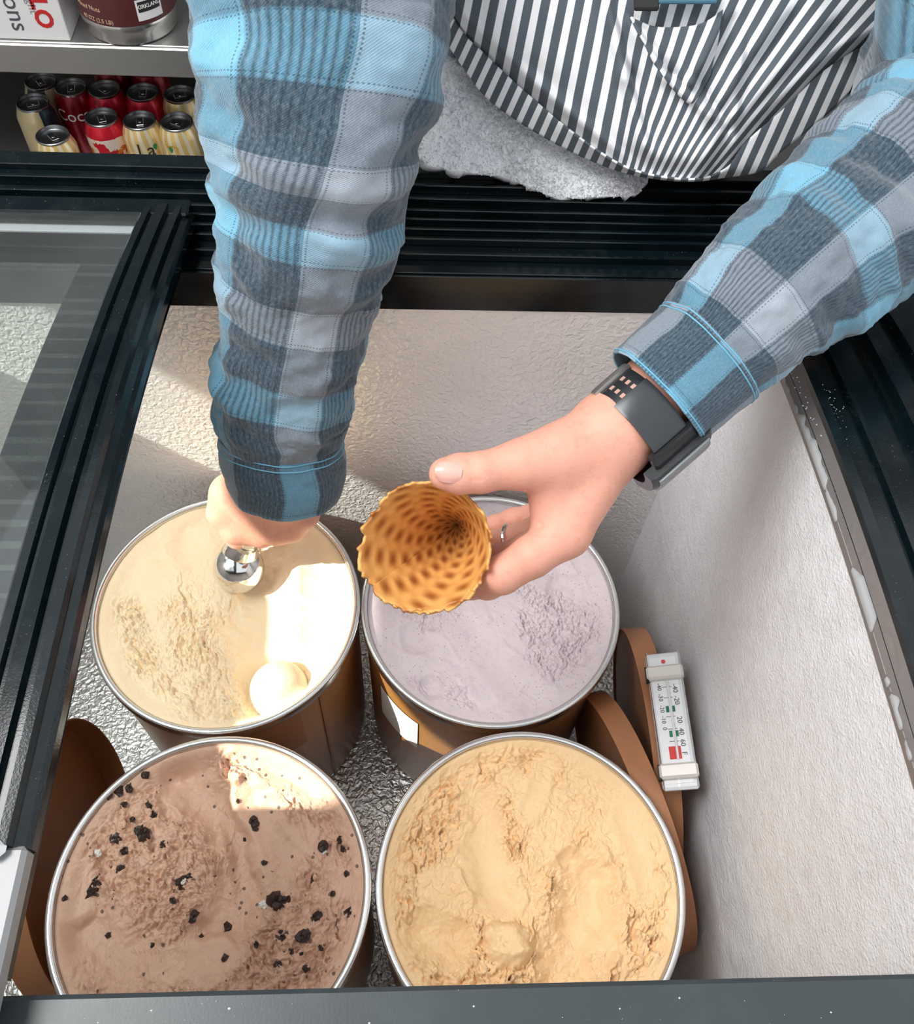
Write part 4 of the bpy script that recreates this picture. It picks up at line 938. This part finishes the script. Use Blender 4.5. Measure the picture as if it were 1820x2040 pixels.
can_at(283, 182, 'red', 'glossy red drink can behind the can with black script', .1)
can_at(357, 186, 'cream', 'cream drink can in the second row beside the sleeve', 2)
can_at(64, 203, 'gold', 'pale gold drink can with dark panel at the left', -1.2)
can_at(80, 160, 'gold', 'pale gold drink can at the left, farthest back', .6)
can_at(104, 268, 'cream', 'cream drink can standing nearest the freezer at the left', .7)
can_at(140, 172, 'cola', 'dark red cola can standing behind the pale gold cans', .2)
can_at(216, 128, 'cola', 'dark red cola can half hidden under the shelf, third row left', .8)
can_at(292, 132, 'cola', 'dark red cola can half hidden under the shelf, third row right', 1.4)
wht = plain('print_white', (.85, .83, .82), .5); blk = plain('print_black', (.02, .02, .02), .5)
def can_text(e, s, size, mat, zc, yaw=0.0, name='lettering'):
    Mx = Matrix.Rotation(yaw-e.rotation_euler.z, 4, 'Z') @ frame_M((0, -Rc-.0003, zc), (1, 0, 0), (0, 0, 1)); text_mesh(name, s, size, mat, e, Mx, Rc)
can_text(cA1, 'La', .034, blk, .084, .25)
lf = plain('leaf_green', srgb(40, 130, 70), .5)
for e, yw in ((cA1, .75), (cA2, -.35)):
    V = []
    for i in range(8): a = i/8*6.283; t = yw+.16*math.cos(a)*(.7+.3*math.sin(a)); V.append(tuple(Matrix.Rotation(t-e.rotation_euler.z, 4, 'Z') @ Vector((0, -Rc-.0006, .088+.006*math.sin(a)))))
    mesh_obj('leaf_print', V, [tuple(range(8))], lf, e)
for o in [x for x in bpy.data.objects if x.get('label', '').startswith('dark red cola can standing')]: can_text(o, 'Coca', .030, wht, .085, 0)
# white box
bx_ = tag(empty('spoon_box'), 'white cardboard box of spoons with red lettering on upper shelf', 'box')
bl = on(138, 90, 2, SZ+.0005); xr = float(bl[0]); yb_ = float(bl[1])
yb_ = max(yb_, SY+.012)
MB().box((xr-.30, yb_, SZ+.0005), (xr, yb_+.20, SZ+.20), .0012).build('carton', plain('white_carton', (.80, .79, .79), .5), bx_)
def box_text(s, u, v, size, mat, bold=0, align=0):
    q = on(u, v, 1, yb_-.0004); text_mesh('lettering', s, size, mat, bx_, frame_M(q, (0, 0, -1), (1, 0, 0)), None, .0002, bold)
rd = plain('print_red', srgb(200, 40, 40), .5); gy = plain('print_grey', srgb(150, 150, 155), .5)
box_text('SOLO', 72, -4, .034, rd, .0012); box_text('heavyweight', 48, -30, .0165, gy); box_text('spoons', 17, -8, .036, plain('print_dark', srgb(80, 84, 92), .5))
MB().box((xr-.13, yb_-.0008, SZ+.03), (xr-.1295, yb_-.0003, SZ+.2)).build('printed_line', gy, bx_)
# nut canister
q = on(250, 92, 2, SZ); rn = .072; cc = (float(q[0]), float(q[1])+rn*.9, SZ+.0006)
nc_ = tag(empty('nut_canister', cc), 'large round canister with dark red label and silver base on upper shelf', 'canister'); nc_.location = cc
o = MB().lathe([(0, 0), (rn*.90, 0), (rn*.95, .004), (rn*.95, .014), (rn*.985, .02), (rn, .026), (rn, .031), (rn*.99, .032)], 64).build('silver_base', plain('canister_silver', (.72, .70, .67), .22, 1.0), nc_); autosmooth(o, 40)
o = MB().lathe([(rn*.99, .031), (rn*1.003, .032), (rn*1.003, .19), (rn*.99, .192), (0, .192)], 64).build('label_band', m_card('canister_label', srgb(84, 34, 34), .4), nc_); autosmooth(o, 40)
o = MB().lathe([(rn*1.02, .19), (rn*1.02, .21), (0, .212)], 64).build('canister_lid', plain('canister_lid', (.3, .05, .05), .4), nc_); autosmooth(o, 40)
def nut_text(s, size, mat, zc, yaw, bold=0): text_mesh('lettering', s, size, mat, nc_, Matrix.Rotation(yaw, 4, 'Z') @ frame_M((0, -rn*1.003-.0003, zc), (1, 0, 0), (0, 0, 1)), rn, .0002, bold)
tan_ = plain('print_tan', srgb(214, 178, 150), .5)
def nut_patch(z0, z1, y0, y1, mat, rr, nm):
    V = []; n = 12
    for i in range(n+1):
        a = y0+(y1-y0)*i/n
        for z in (z0, z1): V.append((math.sin(a)*rr, -math.cos(a)*rr, z))
    mesh_obj(nm, V, [(2*i, 2*i+2, 2*i+3, 2*i+1) for i in range(n)], mat, nc_, True)
nut_patch(.038, .068, .42, .98, wht, rn*1.006, 'logo_border'); nut_patch(.050, .065, .46, .94, blk, rn*1.009, 'logo_panel')
nut_text('KIRKLAND', .0078, wht, .0575, .70, .0002); nut_text('40 OZ (2.5 LB)', .0085, tan_, .038, -.45); nut_text('Mixed Nuts', .0095, tan_, .054, -.62); nut_text('Salted', .0095, tan_, .068, -.70)

# ------------------------------------------------------------------ put thing origins at their base (keep geometry where it is)
for o in list(bpy.data.objects):
    if '_loc' in o: del o['_loc']
